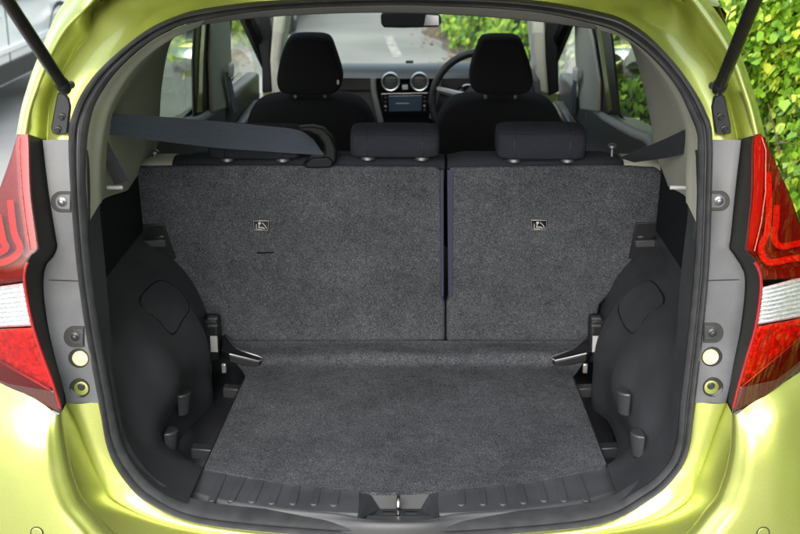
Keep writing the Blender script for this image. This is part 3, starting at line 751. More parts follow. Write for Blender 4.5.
# rear head restraints
def rear_rest(x0, x1, ytop, yedge, ybot, par, Y0=.70):
    zb = P(400, ybot, Y0).z; zt = P(400, yedge, Y0).z; c0 = P(x0, (yedge + ybot) / 2, Y0); c1 = P(x1, (yedge + ybot) / 2, Y0)
    w = (c1.x - c0.x); cx = (c0.x + c1.x) / 2
    h = zt - zb
    prof = [(Y0 + .012, zb), (Y0 + .002, zb + .012), (Y0 - .002, zb + h * .5), (Y0 + .004, zt - .010), (Y0 + .016, zt + .003), (Y0 + .05, zt + .013), (Y0 + .10, zt + .012), (Y0 + .135, zt - .004), (Y0 + .14, zt - .04), (Y0 + .12, zb), (Y0 + .06, zb - .002)]
    pr = crom([Vector((0, y, z)) for y, z in prof], 3, True)
    cy = Y0 + .07; cz = zb + h * .55
    rows = []
    for t in (-1, -.985, -.95, -.88, -.7, -.35, 0, .35, .7, .88, .95, .985, 1):
        s = (1 - abs(t) ** 9) ** (1 / 3) if abs(t) < 1 else 0
        s = .55 + .45 * s
        rows.append([Vector((cx + w / 2 * t, cy + (p.y - cy) * s, cz + (p.z - cz) * s)) for p in pr])
    mb = MB().grid(rows, True); n = len(pr)
    mb.f.append(tuple(range(n))); mb.f.append(tuple(len(mb.v) - n + j for j in range(n)))
    o = mb.build('rear_head_restraint', M['fabric'], par, ang=75)
    for t in (-.62, .62):
        x = cx + w / 2 * t
        MB().tube([Vector((x, Y0 + .0005, zb + .006)), Vector((x, Y0 - .0022, zb + h * .5)), Vector((x, Y0 + .003, zt - .010)), Vector((x, Y0 + .02, zt + .005)), Vector((x, Y0 + .05, zt + .0135))], .0013, 6).build('seam_piping', M['black'], o)
    MB().tube([Vector((cx + w * .44 * (-1 + 2 * j / 10), Y0 + .009, zt - .003)) for j in range(11)], .0013, 6).build('seam_piping', M['black'], o)
    for t in (-.6, .6):
        x = cx + w / 2 * t
        MB().lathe([(.018, -.004), (.018, .003), (.012, .006)], Vector((x, Y0 + .03, zb - .004)), (0, 0, 1), 16).build('rest_collar', M['steel'], o)
        MB().tube([Vector((x, Y0 + .06, zb - .05)), Vector((x, Y0 + .06, zb + .02))], .006, 8).build('rest_post', M['steel'], o)
    return o
rear_rest(349.5, 440, 120, 135, 158.5, sl)
rear_rest(206, 300, 120, 136, 160.5, sl)
rear_rest(497.5, 587.5, 117, 133.5, 160, sr)
# child-seat badges
for bx, by, par in ((261, 225.5, sl), (539, 225, sr)):
    b = MB().prism([SB(x, y, .003) for x, y in ((bx - 8.8, by - 5.5), (bx + 8.8, by - 5.5), (bx + 7.5, by + 5.8), (bx - 7.5, by + 5.8))], (0, .006, 0)).build('anchor_badge', M['pblack'], par, bevel=.0015)
    # pictogram: seated child on an anchor strap
    MB().tube([SB(bx + x, by + y, .0042) for x, y in ((-7.8, -4.6), (7.8, -4.6), (6.8, 4.8), (-6.8, 4.8))], .0007, 5, closed=True).build('badge_frame', M['white'], b)
    MB().lathe([(.0033, -.0006), (.0033, .0006)], SB(bx - 1.5, by - 2.2, .0042), NS, 12).build('pictogram_head', M['white'], b)
    MB().tube([SB(bx + x, by + y, .0042) for x, y in ((-1.8, -.6), (-2.4, 2.0), (1.4, 2.0), (3.6, 3.4))], .0017, 6).build('pictogram_body', M['white'], b)
    MB().tube([SB(bx + x, by + y, .0042) for x, y in ((-4.6, -1.2), (-4.8, 3.5), (-3, 3.8), (1.2, 3.8))], .0011, 6).build('pictogram_seat', M['white'], b)
    MB().tube([SB(bx + x, by + y, .0042) for x, y in ((1.0, -2.8), (3.0, -1.0), (4.8, 1.2), (5.4, 3.2))], .0012, 6).build('pictogram_strap', M['white'], b)
# carpet slits
MB().prism([SB(x, y, .0018) for x, y in ((257, 252.2), (274, 251.8), (274, 253.2), (257, 253.8))], (0, .003, 0)).build('carpet_slit', M['pblack'], sl)
# side latch plates
for sgn, poly, par in ((-1, [(131, 225), (164, 224), (176, 259), (152, 260), (141, 240), (132, 238)], sl), (1, [(636, 223), (667, 222), (666, 238), (659, 244), (652, 260), (628.5, 259)], sr)):
    b = MB().prism([SB(x, y, .005) for x, y in poly], (0, .03, 0)).build('latch_plate', M['black'], par, bevel=.0025)
    cx = 155 if sgn < 0 else 646
    MB().prism([SB(x, y, .008) for x, y in ((cx - 11, 241), (cx + 10, 240), (cx + 11, 247), (cx - 10, 247.5))], (0, .01, 0)).build('latch_slot', M['sill'], b, bevel=.002)
    MB().prism([SB(x, y, .012) for x, y in ((cx - 9, 236.5), (cx + 9, 236), (cx + 9, 239.5), (cx - 9, 240))], (0, .01, 0)).build('latch_lever', M['pblack'], b, bevel=.001)
    a0 = P(115 if sgn < 0 else 678, 187.5, .26); 
    MB().tube([a0 + Vector((-.017, 0, 0)), a0 + Vector((.017, 0, 0))], .0042, 8).build('parcel_shelf_peg', M['labelm'], car)
# belt guide on the seat shoulder
g0 = P(322, 164, .78)
gpts = [(298, 127.5), (312, 126.5), (323, 129), (331, 137), (336, 149), (336, 162), (331, 168), (306, 168.5), (302, 165), (308, 160.5), (320, 158.5), (325, 154), (324, 145), (318, 136.5), (309, 132.5), (298, 132.5)]
go_ = MB().prism([P(x, y, .712) for x, y in gpts], (0, .04, 0)).build('belt_guide', M['recess'], car, bevel=.006, seg=3)
MB().prism([P(x, y, .705) for x, y in ((305, 163.5), (312, 158), (328, 157), (334, 162), (331, 168), (306, 168.5))], (0, .06, 0)).build('guide_base', M['recess'], go_, bevel=.005, seg=3)
# belts
def strap(name, a, b, m, th=.0018, sag=.0, n=22, twist=None):
    r0 = crom(a, n); r1 = crom(b, n)
    return MB().grid([r0, lerpc(r0, r1, .5), r1]).build(name, m, car, solid=th, off=0, smooth=False)
strap('seat_belt', [P(97, 113, .24), P(160, 116.5, .40), P(215, 121, .54), P(262, 125.5, .63), P(298, 130, .685), P(313, 139, .71)], [P(97, 133.5, .24), P(160, 141, .40), P(215, 147.5, .54), P(262, 151, .63), P(305, 154, .69), P(324, 155, .715)], M['belt'])
strap('seat_belt', [P(103, 133, .24), P(116, 157, .26), P(129, 181, .29)], [P(94, 133, .24), P(103, 158, .25), P(114, 185, .28)], M['beltshade'])
strap('seat_belt', [P(692, 126, .22), P(662, 140, .42), P(620, 157.5, .62)], [P(694, 151, .22), P(668, 157.5, .42), P(634, 162, .62)], M['beltshade'])

# ================================================================== CAR: cabin sides
UB = {-1: [(99, 205), (99, 180), (100, 158), (103, 134), (108, 113), (118, 92), (133, 70), (152, 52), (175, 37), (200, 26)],
      1: [(688, 205), (688, 180), (689, 158), (689, 134), (684, 115), (673, 92), (656, 67), (637, 47), (618, 36), (597, 29)]}
UI = {-1: [(89, 222), (86, 185), (86.5, 158), (88, 134), (94, 108), (106, 86), (121, 67), (143, 47), (165, 33), (205, 19.5)],
      1: [(696, 222), (697, 185), (697, 158), (697, 134), (688, 110), (677, 88), (660, 66), (640, 47), (617, 32), (594, 24)]}
QE = {-1: [(128, 190), (140, 172), (156, 150), (159, 130), (160, 113), (161, 95), (163, 78), (166, 60), (170, 44), (176, 33)],
      1: [(668, 186), (662, 170), (653, 150), (652, 132), (650, 117), (646, 98), (641, 78), (636, 60), (631, 45), (627, 37)]}
for side in (-1, 1):
    ui = C(UI[side], .004); ub = [P(x, y, yo(y) + .055) for x, y in UB[side]]
    rows = loft([[p + Vector((0, .02, 0)) for p in ui], C(UI[side], -.002), lerpc(ui, ub, .5), ub, [p + Vector((0, .02, 0)) for p in ub]], 4, 3)
    po = MB().grid(rows).build('rear_pillar_trim', M['beige'], car, ang=70, label='warm grey trim round the upper corner of the opening')
    qe = [PX(x, y, side * .655) for x, y in QE[side]]
    ub2 = [p + Vector((side * .004, .012, 0)) for p in ub]
    mid_ = [p * .55 + q * .45 + Vector((side * .012, 0, 0)) for p, q in zip(ub2, qe)]
    MB().grid(loft([ub2, mid_, qe, [p + Vector((side * .03, .01, 0)) for p in qe]], 4, 4)).build('quarter_trim', M['beige'], car, ang=70)
# header trim across the top of the opening
hi = [(205, 19.5), (252, 12), (300, 8), (350, 6), (400, 5), (450, 6.5), (500, 9), (548, 14), (594, 24)]
hb_ = [(200, 25), (250, 18.5), (300, 15), (350, 13), (400, 12.8), (450, 14.5), (500, 18), (550, 23), (597, 29.5)]
a = C(hi, .003); b = [P(x, y, yo(y) + .05) for x, y in hb_]
MB().grid(loft([[p + Vector((0, .03, .01)) for p in a], a, lerpc(a, b, .5), b, [p + Vector((0, .03, .012)) for p in b], [p + Vector((0, .12, .04)) for p in b]], 4, 2)).build('header_trim', M['header'], car, ang=70)

IX = .665
def side_poly(side, px_poly, X=None):            # polygon measured on the plane of the cabin side (right-hand pixels for side=1)
    return [PX(x, y, side * (X or IX)) for x, y in px_poly]
def prism_yz(side, yz, X0, th): return MB().prism([Vector((side * X0, y, z)) for y, z in yz], (side * th, 0, 0))
for side in (-1, 1):
    # lower doors and quarter: inner linings
    dl = prism_yz(side, [(2.11, .34), (2.11, .94), (1.72, .965), (1.2, 1.02), (.98, 1.05), (.80, 1.05), (.80, .34)], IX - .01, .10).build('rear_door_lining', M['dashgrey'], car, bevel=.02)
    MB().box(Vector((side * (IX - .03), 1.35, .82)), (.05, .5, .05)).build('armrest', M['black'], dl, bevel=.015)
    dl = prism_yz(side, [(3.0, .34), (3.05, .90), (2.35, .925), (2.12, .935), (2.12, .34)], IX - .01, .10).build('front_door_lining', M['dashgrey'], car, bevel=.02)
    MB().box(Vector((side * (IX - .035), 2.5, .80)), (.06, .55, .05)).build('armrest', M['black'], dl, bevel=.015)
    # window sills, dark
    # pillars
    if side < 0:
        bp = [(213, 10), (230, 10), (232, 60), (229, 108), (213, 113), (211, 60)]
        blackr = [(197, 10), (214, 10), (212, 60), (214, 114), (195, 116), (194, 60)]
        strip = [(203, 10), (206.5, 10), (203, 60), (202, 112), (198.5, 112), (199.5, 60)]
        ap = [(249, 5), (275, 5), (270, 50), (272, 92), (262, 93), (262, 60)]
        ap2 = [(274, 5), (287, 5), (284, 30), (279, 60), (290, 96), (272, 96), (270, 60)]
        gl_r = [(160, 20), (200, 14), (197, 60), (195, 118), (158, 122)]
        gl_f = [(232, 10), (262, 10), (264, 60), (264, 94), (232, 100)]
    else:
        bp = [(574, 10), (585, 10), (592, 40), (598, 80), (597, 112), (580, 110), (575, 60)]
        blackr = [(584, 10), (607, 10), (612, 50), (618, 115), (596, 114), (597, 80), (591, 40)]
        strip = [(594, 10), (597.5, 10), (604, 50), (611.5, 110), (608, 112), (601, 60)]
        ap = [(543, 5), (568, 5), (562, 20), (558, 45), (559, 92), (548, 96), (545, 60)]
        ap2 = [(531, 5), (544, 5), (546, 60), (549, 96), (530, 90), (536, 66), (533, 40)]
        gl_r = [(605, 14), (634, 30), (642, 70), (650, 119), (612, 116), (607, 60)]
        gl_f = [(558, 10), (576, 10), (577, 60), (577, 100), (557, 96)]
    def sp(name, pl, X, th, m, **k): return MB().prism(side_poly(side, pl, X), (side * th, 0, 0)).build(name, m, car, **k)
    sp('centre_pillar_trim', bp, IX - .012, .014, M['beige'], bevel=.008)
    wf = sp('rear_window_frame', blackr, IX + .004, .010, M['black'], bevel=.006)
    MB().prism(side_poly(side, strip, IX + .001), (side * .004, 0, 0)).build('painted_pillar_edge', M['paint'], wf)
    MB().prism([P(x, y, 2.62) for x, y in ap], (0, .12, 0)).build('front_pillar_frame', M['recess'], car, bevel=.006)
    MB().prism([P(x, y, 2.55) for x, y in ap2], (0, .25, 0)).build('front_pillar_trim', M['beige'], car, bevel=.012)
    MB().grid([[Vector((side * x, y, z)) for y in (.5, 1.0, 1.5, 1.95)] for x, z in ((.60, 1.44), (.64, 1.41), (.655, 1.36))]).build('roof_side_lining', M['beige'], car)
    MB().add(side_poly(side, gl_r, IX + .02), [tuple(range(len(gl_r)))]).build('rear_side_window', M['priv'], car, smooth=False)
    MB().add(side_poly(side, gl_f, IX + .022), [tuple(range(len(gl_f)))]).build('front_side_window', M['glass'], car, smooth=False)
    # front belt on the centre pillar
    q = side_poly(side, [(226, 72), (230, 72), (238, 112), (233, 112)] if side < 0 else [(573.5, 76), (577, 76), (572.5, 112), (569, 112)], IX - .03)
    MB().prism(q, (side * .003, 0, 0)).build('front_seat_belt', M['belt'], car)
    c0 = PX(230.5, 70, -IX + .035) if side < 0 else PX(576, 74, IX - .035)
    bo = MB().box(c0, (.02, .06, .05)).build('belt_loop', M['labelm'], car, bevel=.009)
    # wing mirror
    mc = Vector((side * .86, 2.62, 1.02))
    ring = [mc + Vector((.10 * math.cos(t) * (1 if abs(math.cos(t)) < .9 else 1), 0, .075 * math.sin(t))) for t in (2 * math.pi * k / 10 for k in range(10))]
    wm = weld(pillow(ring, .10, (0, 1, 0), shrink=.35).build('wing_mirror', M['paint'], car))
    MB().grid([[mc + Vector((x, -.052, z)) for x in (-.075, 0, .075)] for z in (-.05, 0, .05)]).build('mirror_glass', M['chrome'], wm, solid=.002)
    # exterior side skin
    def xo(z): return tab([(.2, .80), (.5, .835), (.85, .84), (1.0, .80), (1.25, .735), (1.46, .665)], z)
    def yr(z): return tab([(.2, .12), (.6, .12), (.9, .17), (1.1, .19), (1.25, .16), (1.47, .33)], z)
    rows = []
    for i in range(13):
        t = i / 12; row = []
        for k in range(25):
            u = k / 24
            zb_ = .30
            Yg = .12 + (1.02 - .12) * u
            arch = math.sqrt(max(0, .34 ** 2 - (Yg - .72) ** 2)) + .30 if abs(Yg - .72) < .34 else .30
            z = max(zb_, arch) + (1.0 - max(zb_, arch)) * t
            Yv = yr(z) + (1.02 - yr(z)) * u
            row.append(Vector((side * xo(z), Yv, z)))
        rows.append(row)
    MB().grid(rows).build('quarter_panel', M['paint'], car, ang=60)
    rows = []
    for i in range(8):
        z = 1.0 + .47 * i / 7
        rows.append([Vector((side * xo(z), yr(z) + (1.0 + .12 * (z - 1.0) - yr(z)) * k / 6, z)) for k in range(7)])
    MB().grid(rows).build('rear_pillar_panel', M['paint'], car, ang=60)
    def xd(z): return tab([(.28, .80), (.5, .835), (.82, .835), (.9, .80), (.95, .73), (.99, .69)], z)
    for nm, y0, y1 in (('rear_door', 1.03, 1.98), ('front_door', 1.99, 3.05)):
        rows = [[Vector((side * (xd(z) + .004 * math.sin(9 * z)), y0 + (y1 - y0) * k / 8, z)) for k in range(9)] for z in (.28, .38, .5, .62, .74, .82, .87, .90, .93, .96, .99 if y0 < 1.5 else .94)]
        d = MB().grid(rows).build(nm, M['paint'], car, ang=60)
        MB().tube([Vector((side * .825, y0 + .10, .80)), Vector((side * .865, y0 + .13, .805)), Vector((side * .865, y0 + .25, .805)), Vector((side * .825, y0 + .28, .80))], .011, 8).build('door_handle', M['paint'], d)
    rows = [[Vector((side * xo(z), 3.06 + .95 * k / 8, z * (1 - .22 * (k / 8) ** 2))) for k in range(9)] for z in [.28 + .70 * i / 6 for i in range(7)]]
    MB().grid(rows).build('front_wing', M['paint'], car, ang=60)
    rail = [[Vector((side * x * sc_, y, z + dz)) for y, z, sc_ in ((.34, 1.46, 1), (.8, 1.49, 1), (1.4, 1.50, 1), (1.95, 1.46, .98))] for x, dz in ((.60, .0), (.68, -.012), (.69, -.035), (.675, -.045))]
    MB().grid(loft(rail, 4, 2)).build('roof_rail', M['paint'], car, ang=70)
    MB().tube([Vector((side * .66, 1.93, 1.43)), Vector((side * .625, 2.4, 1.24)), Vector((side * .585, 2.98, .88))], .03, 8).build('front_pillar', M['recess'], car)
    for wy in (.72, 3.32):
        wc = Vector((side * .73, wy, .30))
        ty = MB().lathe([(.19, -.09), (.27, -.095), (.298, -.07), (.302, 0), (.298, .07), (.27, .095), (.19, .09)], wc, (side, 0, 0), 40, cap=False).build('wheel', M['tyre'], car)
        MB().lathe([(.195, .07), (.19, .085), (.16, .07), (.06, .085), (.02, .085)], wc, (side, 0, 0), 30).build('wheel_rim', M['silver'], ty)
# roof, headlining, windscreen, bonnet, cabin floor
rr = [[Vector((x, y, z + .03 * (1 - (x / .62) ** 2))) for x in [(-.62 + 1.24 * j / 10) for j in range(11)]] for y, z in ((.335, 1.47), (.6, 1.485), (1.0, 1.505), (1.5, 1.505), (1.86, 1.48))]
MB().grid(rr).build('roof', M['paint'], car, solid=.012, off=1)
MB().grid([[p + Vector((0, .03, -.055)) for p in r] for r in rr]).build('headlining', M['roof'], car)
ws = [[Vector((x * (1 - .1 * t), 1.86 + 1.1 * (1 - t), .89 + .58 * t ** .92 + .02 * (1 - (x / .66) ** 2))) for x in [(-.66 + 1.32 * j / 8) for j in range(9)]] for t in [i / 8 for i in range(9)]]
MB().grid(ws).build('windscreen', M['glass'], car)
bn = [[Vector((x, y, z - .06 * (x / .75) ** 2)) for x in [(-.75 + 1.5 * j / 8) for j in range(9)]] for y, z in ((3.0, .86), (3.2, .81), (3.6, .70), (3.9, .60), (4.0, .46), (4.02, .3))]
MB().grid(loft([list(r) for r in bn], 2, 3)).build('bonnet', M['paint'], car, ang=60)
MB().box((0, 1.9, .33), (1.34, 2.3, .03)).build('cabin_floor', M['black'], car)
MB().box((0, .45, .36), (1.3, .92, .03)).build('boot_underfloor', M['black'], car)

# ================================================================== CAR: front seats, dashboard
def fseat(sgn):
    if sgn < 0:
        back = [(248, 128), (250, 112), (258, 101), (270, 96), (290, 93.5), (312, 93), (336, 93.5), (356, 97), (367, 105), (374, 118), (377, 132), (379, 175), (376, 240), (250, 240), (246, 175)]
        rest = [(277.5, 80), (279, 66), (283, 50), (289, 37.5), (297, 34), (312, 33.5), (325, 34.5), (332, 39), (337, 52), (342, 68), (343, 79), (338, 89), (326, 92), (310, 92.5), (292, 92), (281, 89)]
    else:
        back = [(434, 132), (437, 118), (443, 107), (452, 98.5), (466, 95), (486, 94), (505, 94), (530, 94.5), (545, 98), (554, 106), (560, 117), (563, 132), (566, 175), (564, 240), (436, 240), (433, 175)]
        rest = [(469, 78), (470.5, 64), (475, 50), (480, 38), (488, 35), (501, 34.5), (514, 35), (521, 39.5), (526, 52), (531, 68), (532.5, 80), (528, 89), (516, 92.5), (500, 93), (484, 92), (473, 88)]
    b = weld(pillow([P(x, y, 1.84) for x, y in back], .15, (0, 1, .12), shrink=.16, bulge=.006).build('front_seat', M['fabric2'], car))
    r = weld(pillow([P(x, y, 1.80) for x, y in rest], .11, (0, 1, .12), shrink=.2, bulge=.006).build('head_restraint', M['fabric2'], b))
    for t in (-.05, .05):
        c = P((rest[0][0] + rest[10][0]) / 2, 93, 1.80) + Vector((t, 0, 0))
        MB().tube([c + Vector((0, 0, -.05)), c + Vector((0, 0, .03))], .006, 8).build('restraint_post', M['steel'], b)
    if sgn < 0:
        MB().box(P(338, 82, 1.735), (.007, .003, .014)).build('fabric_tag', M['labelm'], r)
    # cushion, hidden low down
    MB().box((P(rest[4][0] + 16, 200, 2.0).x, 2.08, .52), (.46, .48, .14)).build('seat_cushion', M['fabric2'], b, bevel=.04, seg=3)
fseat(-1); fseat(1)
# dashboard
zt = P(400, 64, 2.45).z
dp = [(2.35, zt - .040), (2.375, zt - .012), (2.45, zt), (2.56, zt - .014), (2.72, zt - .05), (2.95, zt - .11)]
rows = [[Vector((x, y + .05 * (x / .62) ** 2, z + (.010 * math.exp(-((x - .33) / .17) ** 2) if 2.4 < y < 2.6 else 0))) for x in [(-.475 + .95 * j / 30) for j in range(31)]] for y, z in dp]
db = MB().grid(loft(rows, 1, 3)).build('dashboard', M['dash'], car, ang=80)
MB().prism([P(x, y, 2.40) for x, y in ((285, 76), (378, 74), (378, 88), (372, 92), (290, 92))], (0, .25, 0)).build('dash_panel', M['dashgrey'], db, bevel=.01)
MB().prism([P(x, y, 2.41) for x, y in ((285, 90), (374, 88), (380, 125), (380, 160), (285, 160))], (0, .25, 0)).build('glove_box', M['dashgrey'], db, bevel=.012)
MB().prism([P(x, y, 2.42) for x, y in ((425, 74), (540, 78), (545, 130), (540, 160), (425, 160))], (0, .25, 0)).build('driver_dash_panel', M['dashgrey'], db, bevel=.012)
cs_ = MB().prism([P(x, y, 2.37) for x, y in ((374, 78), (382, 73), (428, 72), (438, 78), (434, 108), (430, 160), (386, 160), (379, 118))], (0, .2, 0)).build('centre_console', M['pblack'], db, bevel=.012, seg=3)
for pts in (((373, 78), (374, 92), (377, 106), (381, 122)), ((439, 78), (437, 92), (434, 104), (432, 118))):
    MB().tube(crom([P(x, y, 2.355) for x, y in pts], 4), .011, 8).build('console_trim', M['silver'], cs_)
for vx in (390.5, 419.5):
    c = P(vx, 81.5, 2.355)
    v = MB().lathe([(.036, .02), (.036, -.006), (.033, -.010), (.030, -.008), (.029, .004)], c, (0, 1, 0), 28, cap=False).build('air_vent', M['silver'], cs_)
    MB().lathe([(.030, .012), (.028, .002), (.02, -.003), (.008, -.005)], c, (0, 1, 0), 24).build('vent_core', M['dashgrey'], cs_)
    for k in (-1, 0, 1):
        MB().box(c + Vector((0, -.005, .011 * k)), (.052 - .012 * abs(k), .004, .002)).build('vent_blade', M['sill'], cs_)
MB().box(P(405, 87, 2.362), (.022, .008, .018)).build('hazard_button', M['labelm'], cs_, bevel=.002)
h = MB().prism([P(x, y, 2.362) for x, y in ((381, 94), (428, 93), (427, 114), (383, 115))], (0, .02, 0)).build('head_unit', M['pblack'], cs_, bevel=.002)
MB().prism([P(x, y, 2.358) for x, y in ((388.5, 96), (422, 95.5), (421.5, 111), (389, 111.5))], (0, .006, 0)).build('display', M['screen'], cs_, bevel=.001)
MB().prism([P(x, y, 2.3565) for x, y in ((396, 103), (409, 102.8), (409, 103.6), (396, 103.8))], (0, .003, 0)).build('display_text', M['labelm'], cs_)
for k in range(4):
    MB().box(P(385.5, 97.5 + 4.3 * k, 2.358), (.007, .004, .006)).build('radio_button', M['labelm'] if k == 2 else M['dashgrey'], cs_)
    MB().box(P(424.5, 97 + 4.3 * k, 2.358), (.007, .004, .006)).build('radio_button', M['labelm'] if k == 2 else M['dashgrey'], cs_)
# steering wheel
wc = P(482, 101, 2.22); ax = Vector((0, -1, .42)).normalized(); u = Vector((1, 0, 0)); w_ = ax.cross(u)
sw = MB().tube([wc + (u * math.cos(a) + w_ * math.sin(a)) * .185 for a in (2 * math.pi * k / 40 for k in range(40))], .0145, 10, closed=True).build('steering_wheel', M['black'], car)
for an in (165, 15, 270):
    d = u * math.cos(R(an)) + w_ * math.sin(R(an)) * (1 if an < 200 else 1)
    MB().tube([wc + d * .05, wc + d * .18], [.016, .011], 8).build('wheel_spoke', M['silver'] if an != 270 else M['black'], sw)
MB().lathe([(.07, -.02), (.07, .01), (.05, .025), (.01, .03)], wc, ax, 20).build('wheel_hub', M['black'], sw)
ic = P(468, 97, 2.34)
MB().lathe([(.05, .03), (.05, -.01), (.045, -.012), (.043, 0)], ic, (0, 1, -.2), 24).build('instrument_dial', M['pblack'], db)
# interior mirror
mr_ = [(380.5, 15), (383, 12), (402, 11.5), (425, 12), (438, 13.5), (441, 17), (441, 24), (438, 27), (422, 27.5), (402, 28), (384, 27.5), (381, 24)]
mm_ = MB().prism([P(x, y, 2.25) for x, y in mr_], (0, .035, 0)).build('rear_view_mirror', M['recess'], car, bevel=.006, seg=3)
MB().prism([P(x, y, 2.2485) for x, y in ((426, 14.5), (438.5, 15.5), (439, 25), (424, 25.5))], (0, .003, 0)).build('mirror_glass', M['chrome'], mm_)
MB().tube([P(410, 15, 2.28), P(411, 0, 2.25)], .012, 8).build('mirror_stem', M['black'], mm_)
# dash-top speaker lip
MB().box(P(409.5, 61.8, 2.6), (.03, .02, .012)).build('dash_sensor', M['black'], db, bevel=.003)

# ================================================================== SETTING
def asphalt():
    m = mat('asphalt', (.085, .087, .088), .85, spec=.3, noise=(3, .12), bump=(180, .6, .006))
    n = m.node_tree.nodes; l = m.node_tree.links; b = n['Principled BSDF']
    tc = n.new('ShaderNodeTexCoord')
    t = n.new('ShaderNodeTexNoise'); t.inputs['Scale'].default_value = 140; t.inputs['Detail'].default_value = 3
    l.new(tc.outputs['Object'], t.inputs['Vector'])
    t2 = n.new('ShaderNodeTexNoise'); t2.inputs['Scale'].default_value = .8; t2.inputs['Detail'].default_value = 6
    l.new(tc.outputs['Object'], t2.inputs['Vector'])
    r = n.new('ShaderNodeValToRGB'); r.color_ramp.elements[0].position = .35; r.color_ramp.elements[0].color = (.20, .205, .21, 1)
    r.color_ramp.elements[1].position = .7; r.color_ramp.elements[1].color = (.36, .365, .365, 1)
    mx = n.new('ShaderNodeMath'); mx.operation = 'MULTIPLY_ADD'; mx.inputs[1].default_value = .5; mx.inputs[2].default_value = .0
    ad = n.new('ShaderNodeMath'); ad.operation = 'MULTIPLY_ADD'; ad.inputs[1].default_value = .5
    l.new(t2.outputs['Fac'], mx.inputs[0]); l.new(t.outputs['Fac'], ad.inputs[0]); l.new(mx.outputs[0], ad.inputs[2])
    l.new(ad.outputs[0], r.inputs[0]); l.new(r.outputs[0], b.inputs['Base Color'])
    return m
M['road'] = asphalt()
M['ground'] = mat('verge_ground', (.10, .10, .07), .95, noise=(2, .3), bump=(30, .8, .02))
M['soil'] = mat('leaf_litter_soil', (.14, .115, .09), .95, noise=(25, .5), bump=(60, 1, .02))
M['paintwhite'] = mat('road_paint', (.36, .36, .355), .8, noise=(9, .5))
M['vanwhite'] = mat('white_van_paint', (.78, .82, .86), .3, coat=.6, noise=(3, .04))
M['vanglass'] = mat('dark_van_glass', (.02, .025, .03), .06, coat=.5)
M['vandark'] = mat('van_dark_plastic', (.03, .032, .035), .6)
M['greypaint'] = mat('dark_grey_car_paint', (.05, .055, .06), .25, .4, coat=.8)
g = MB().add([(-600, -600, -.012), (600, -600, -.012), (600, 900, -.012), (-600, 900, -.012)], [(0, 1, 2, 3)]).build('ground', M['ground'], None, smooth=False)
tag(g, kind='structure')
g = MB().add([(-7.5, -60, 0), (7.5, -60, 0), (7.5, 60, 0), (-7.5, 60, 0)], [(0, 1, 2, 3)]).build('road', M['road'], None, smooth=False)
tag(g, kind='structure')
a, b = PZ(388, 36, .004), PZ(398, 57, .004); d = (a - b).normalized()
ln = MB()
for k in range(-1, 1):
    p = b + d * (k * 7.0); q = p + d * (a - b).length
    s = Vector((d.y, -d.x, 0)) * .05
    ln.add([p - s, p + s, q + s, q - s], [(0, 1, 2, 3)])
tag(ln.build('road_marking', M['paintwhite'], g, smooth=False))
# pavement with kerb on the far left
pv = MB().box((-7.6, 10, .05), (3.0, 90, .12)).build('pavement', M['road'], None, bevel=.02); tag(pv, kind='structure')

# --- vehicles parked across the road
def vehicle(name, loc, rz, label, cat, body_m, prof, wid, wins, wheels, taper=.1, group=None):
    root = tag(link(bpy.data.objects.new(name, None)), label, cat, group)
    root.location = loc; root.rotation_euler = (0, 0, rz)
    # prof: side outline (y,z); body lofted across x with tumblehome
    mb = MB(); xs = (-1, -.97, -.86, 0, .86, .97, 1); rows = []
    top = max(z for y, z in prof); cy = sum(y for y, z in prof) / len(prof)
    pr = crom([Vector((0, y, z)) for y, z in prof], 4, True)
    for x in xs:
        ins = {1: .965, .97: .985}.get(abs(x), 1.0)
        rows.append([Vector((x * wid / 2 * (1 - taper * max(0, (p.z - .95) / (top - .95)) ** 1.2), cy + (p.y - cy) * ins, .9 + (p.z - .9) * ins)) for p in pr])
    mb.grid(rows, True); n = len(pr); mb.f.append(tuple(range(n))); mb.f.append(tuple(len(mb.v) - n + j for j in range(n)))
    body = mb.build('body', body_m, root, ang=50)
    def sx(z): return wid / 2 * (1 - taper * max(0, (z - .95) / (top - .95)) ** 1.2)
    for w in wins:
        for s in (-1, 1):
            o = MB().prism([Vector((s * (sx(z) + .004), y, z)) for y, z in w], (-s * .02, 0, 0)).build('window', M['vanglass'], root, bevel=.004)
            MB().tube([Vector((s * (sx(z) + .005), y, z)) for y, z in w], .012, 6, closed=True).build('window_seal', M['vandark'], o)
    for wy in wheels:
        for s in (-1, 1):
            o = MB().lathe([(.2, -.1), (.31, -.1), (.33, -.05), (.33, .05), (.31, .1), (.2, .1)], (s * (wid / 2 - .08), wy, .33), (s, 0, 0), 28).build('wheel', M['tyre'], root)
            MB().lathe([(.2, .09), (.19, .105), (.05, .11)], (s * (wid / 2 - .08), wy, .33), (s, 0, 0), 20).build('rim', M['silver'], o)
            MB().lathe([(.40, -.03), (.40, .012), (.385, .014), (.33, .0)], (s * (wid / 2 - .012), wy, .34), (s, 0, 0), 28).build('wheel_arch', M['vandark'], root)
    for s in (-1, 1):
        MB().box((s * (wid / 2 + .0), cy, .36), (.03, max(wheels) - min(wheels) - .8, .14)).build('sill_strip', M['vandark'], root, bevel=.01)
        MB().box((s * (wid / 2 + .006), cy, .52), (.03, (max(p[0] for p in prof) - min(p[0] for p in prof)) * .55, .05)).build('rub_strip', M['vandark' if body_m is not M['vanwhite'] else 'vanwhite'], root, bevel=.01)
    return root, sx
vp = [(0, .30), (-.02, .66), (.10, .84), (.40, 1.32), (.8, 1.46), (2.4, 1.45), (2.9, 1.32), (3.55, .98), (4.2, .82), (4.42, .62), (4.42, .30), (2.2, .26)]
